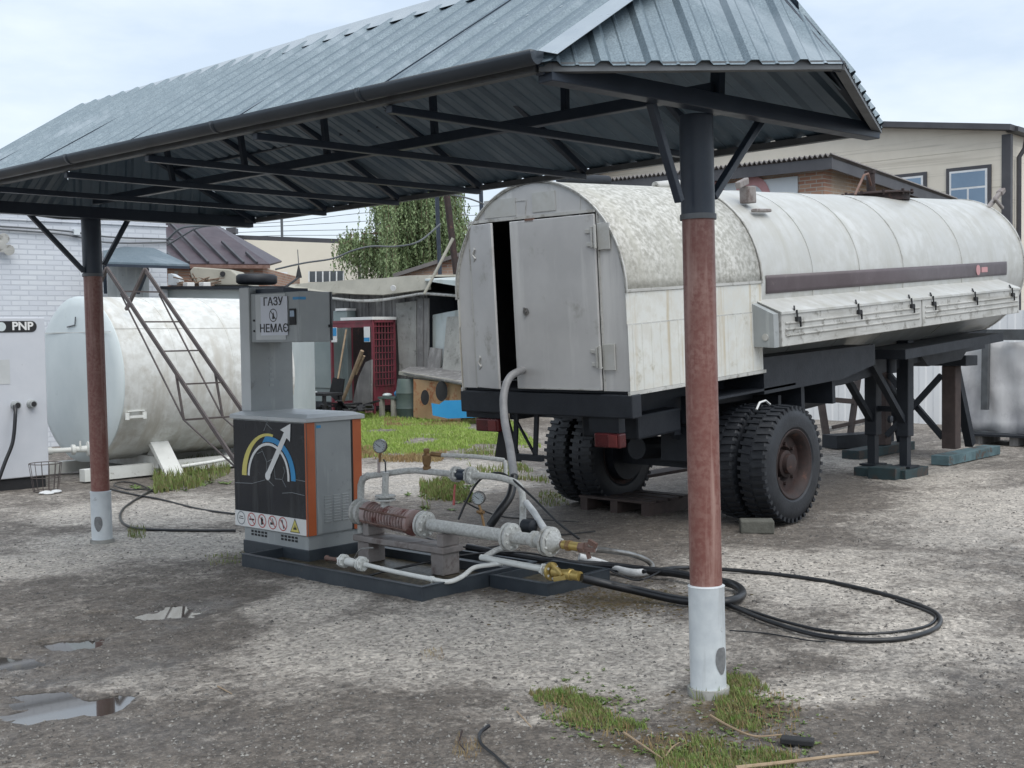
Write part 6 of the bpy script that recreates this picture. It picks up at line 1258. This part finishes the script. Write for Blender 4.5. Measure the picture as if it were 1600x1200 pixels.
# fence
fe = thing('white_sheet_fence', 'white corrugated sheet fence running behind the tanker front and trestle', 'fence', (20.2, 9, 0))
m = MB(); prof = []; y = 2.0; i = 0
while y < 16: prof += [(y, 0), (y+.10, 0), (y+.125, .012), (y+.225, .012)]; y += .25
m.add([(20.2+h, y, z) for y, h in prof for z in (0, 1.92)], [(2*i, 2*i+1, 2*i+3, 2*i+2) for i in range(len(prof)-1)]); m.build('sheet', MT['fencewhite'], fe, solid=.004)
m = MB(); m.box(20.25, 20.3, 2, 16, 1.6, 1.66); m.box(20.25, 20.3, 2, 16, .4, .46); m.build('fence_rail', MT['frame_light'], fe)
# smoky sheet in frame
GX = 17.4; gf = thing('plastic_screen', 'smoky plastic screen in a grey steel frame at the right edge, beside the trestle', 'screen', (GX, 6.5, 0))
y_l, y_r = pix(1492, 600, X=GX).y, pix(1680, 600, X=GX).y; zb3, zt3 = pix(1550, 676, X=GX).z, pix(1550, 535, X=GX).z
m = MB(); N_ = 24; vs = []
for i in range(N_+1):
    y = y_l+(y_r-y_l)*i/N_
    for j in range(9): z = zb3+(zt3-zb3)*j/8; vs.append((GX+.03*math.sin(i*1.1+j*.5)+.02*math.sin(j*2+i*.4), y, z))
m.add(vs, [(i*9+j, i*9+j+1, (i+1)*9+j+1, (i+1)*9+j) for i in range(N_) for j in range(8)]); m.build('sheet', MT['screen'], gf, smooth=60, solid=.01)
m = MB(); a, b = pix(1528, 523, X=GX-.1), pix(1700, 523, X=GX-.1); m.bar(a, b, .08, .15); m.build('top_rail', MT['frame_light'], gf)
m = MB(); a, b = pix(1541, 530, X=GX-.1), pix(1539, 640, X=GX-.1); m.bar(a, b, .09, .09); m.build('frame_post', MT['frame_light'], gf)
m = MB(); a, b = pix(1495, 672, X=GX-.06), pix(1700, 690, X=GX-.06); m.bar(a, b, .05, .04); m.build('bottom_rail', MT['frame_light'], gf)
plt = thing('flat_pallet', 'dark timber pallet carrying the foot of the smoky plastic screen', 'pallet', (GX, 6.6, 0))
for k in range(3): m = MB(); y = y_l-.45-k*.5; m.box(GX-.3, GX+.4, y-.06, y+.06, 0, .12); m.build('bearer', MT['oldwood'], plt)
m = MB(); m.box(GX-.35, GX+.45, y_r, y_l-.3, .121, zb3-.02 if zb3 > .16 else .15); m.build('deck', MT['chassis'], plt)
# rails on ground behind (dark timber pile) 
m = MB(); m.bar(pix(1296, 690, z=.1), pix(1385, 684, z=.1), .3, .18); tag(m.build('timber_beam', MT['chassis']), 'long dark beam lying behind the landing legs', 'beam')
m = MB(); m.bar(pix(1290, 672, d=18), pix(1372, 655, d=19), .12, .05); tag(m.build('loose_plank', MT['oldwood']), 'pale weathered plank resting across the steel rack', 'plank')
# ================================================================ POLES AND WIRES
stick('brown_pole', (693, 262), (718, 470), .075, 'rust', 'leaning rust-brown pole rising behind the shed', 'pole', d=26)
stick('black_pole', (681, 262), (689, 470), .05, 'frame', 'thin black pole just left of the rust-brown pole', 'pole', d=27)
stick('thin_pole', (750, 250), (755, 420), .06, 'frame', 'thin dark pole showing left of the arched tanker cabinet', 'pole', d=34)
stick('wooden_stick', (708, 372), (663, 459), .03, 'felt', 'slanting pale stick leaning over the shed roof edge', 'stick', d=23)
stick('catenary_mast', (440, 338), (441, 378), .09, 'cable', 'slim grey line mast on the skyline above the far warehouse', 'mast', d=80)
an = thing('black_antenna', 'small black cone with a thin rod on the skyline above the sign column', 'antenna', pix(466, 438, d=22))
m = MB(); m.lathe(pix(467, 434, d=22), (0, 0, 1), [(0, .055), (.04, .05), (.22, .01)], 12); m.build('cone', MT['blackm'], an); m = MB(); m.cyl(pix(467, 418, d=22), pix(465, 390, d=22), .008, n=6); m.build('rod', MT['cable'], an); m = MB(); m.tube([pix(467, 433, d=22), pix(458, 440, d=21.5), pix(444, 450, d=21)], .02, 6); m.build('arm', MT['blackm'], an)
def wire(pts, d, r, label, group=None):
    m = MB(); P = [pix(p[0], p[1], d=(p[2] if len(p) > 2 else d)) for p in pts]; m.tube(curve(P, 6), r, 5); tag(m.build('overhead_wire', MT['cable']), label, 'wire', group)
WL = ('third from the bottom of the faint wires above the far warehouse', 'second lowest faint wire above the far warehouse', 'lowest faint wire, just above the far warehouse roof', 'topmost of the faint wires above the far warehouse')
for k, (y0, y1) in enumerate(((353, 344), (361, 357), (368, 366), (347, 330))):
    wire([(320, y0+4), (440, y0), (600, y1), (860, y1-14)], 82, .02, WL[k], 'overhead wires on the skyline')
wire([(262, 374, 19.5), (285, 356, 19), (333, 352, 18), (403, 345, 16), (470, 335, 14.5), (540, 323, 13), (640, 303, 11.5)], 0, .018, 'slack cable from the white brick wall to the canopy edge')
wire([(262, 383, 19.5), (290, 366, 19), (310, 356, 18.5), (345, 350, 18)], 0, .014, 'short cable drooping from the corner of the white brick wall')
wire([(430, 421, 24), (475, 411, 24), (520, 404, 24), (550, 392, 24), (580, 385, 24), (620, 385, 24), (655, 377, 24), (688, 350, 25)], 0, .018, 'sagging cable in front of the birch tree up to the black pole')
wire([(700, 303, 26), (735, 311, 28), (770, 324, 30), (800, 330, 32)], 0, .02, 'cable from the rust-brown pole to behind the tanker')
# corrugation of cables behind the pump
for k, (pts, r, lab) in enumerate((
    ([(560, 905, .03), (600, 893, .05), (660, 880, .1), (720, 868, .12), (800, 862, .10), (870, 872, .06), (960, 892, .03), (1060, 900, .02)], .008, 'thin black cable running along the pipes over the tray'),
    ([(660, 838, .06), (700, 850, .05), (745, 856, .04), (800, 850, .03), (860, 838, .02), (930, 830, .02)], .007, 'black wire on the wet ground behind the pump'),
    ([(930, 880, .03), (985, 905, .04), (1010, 903, .07), (1040, 890, .05), (1075, 887, .03)], .006, 'short pale-edged cable crossing the thick hose left of the near post'),
    ([(1140, 985, .01), (1200, 990, .008), (1260, 1000, .008), (1290, 1003, .01)], .004, 'thin wire half buried in the gravel right of the near post'))):
    hose('black_cable', hc(pts, .02), r, 'black', lab, 'cable')
# ================================================================ LITTER ON THE GROUND
def twig(pts, r, label, mat='wood', nm='stick'):
    m = MB(); P = curve([pix(x, y, z=z) for x, y, z in pts], 5); m.tube(P, [r*(1-.5*i/len(P)) for i in range(len(P))], 7); tag(m.build(nm, MT[mat], smooth=50), label, 'stick' if nm == 'stick' else 'hose')
twig([(1150, 1200, .02), (1220, 1192, .025), (1300, 1182, .03), (1372, 1175, .02)], .009, 'long straw coloured stick at the bottom edge of the yard')
twig([(975, 1145, .015), (1005, 1165, .02), (1035, 1185, .02)], .006, 'pale forked twig in the weeds left of the post')
twig([(1040, 1182, .015), (1050, 1168, .03), (1062, 1160, .02)], .004, 'short curled twig beside the forked twig')
twig([(1110, 1118, .015), (1140, 1135, .02), (1178, 1150, .02), (1222, 1148, .015)], .006, 'bent bare twig on the soil behind the weeds')
twig([(808, 1112, .01), (830, 1136, .012)], .004, 'short straight straw on the dark soil')
twig([(340, 1072, .01), (362, 1084, .012)], .004, 'short pale straw right of the puddles')
twig([(764, 1134, .03), (750, 1146, .02), (752, 1162, .015), (775, 1182, .01), (800, 1205, .01)], .009, 'curved offcut of thin black hose at the bottom of the yard', 'black', 'hose_offcut')
twig([(722, 1142, .015), (718, 1160, .01), (726, 1172, .01)], .004, 'reddish dry stem beside the hose offcut', 'rust')
m = MB(); m.bar(pix(1220, 1155, z=.02), pix(1272, 1160, z=.02), .05, .025); tag(m.build('charred_board', MT['blackm'], bevel=.005), 'small charred bit of board at the edge of the weeds', 'board')
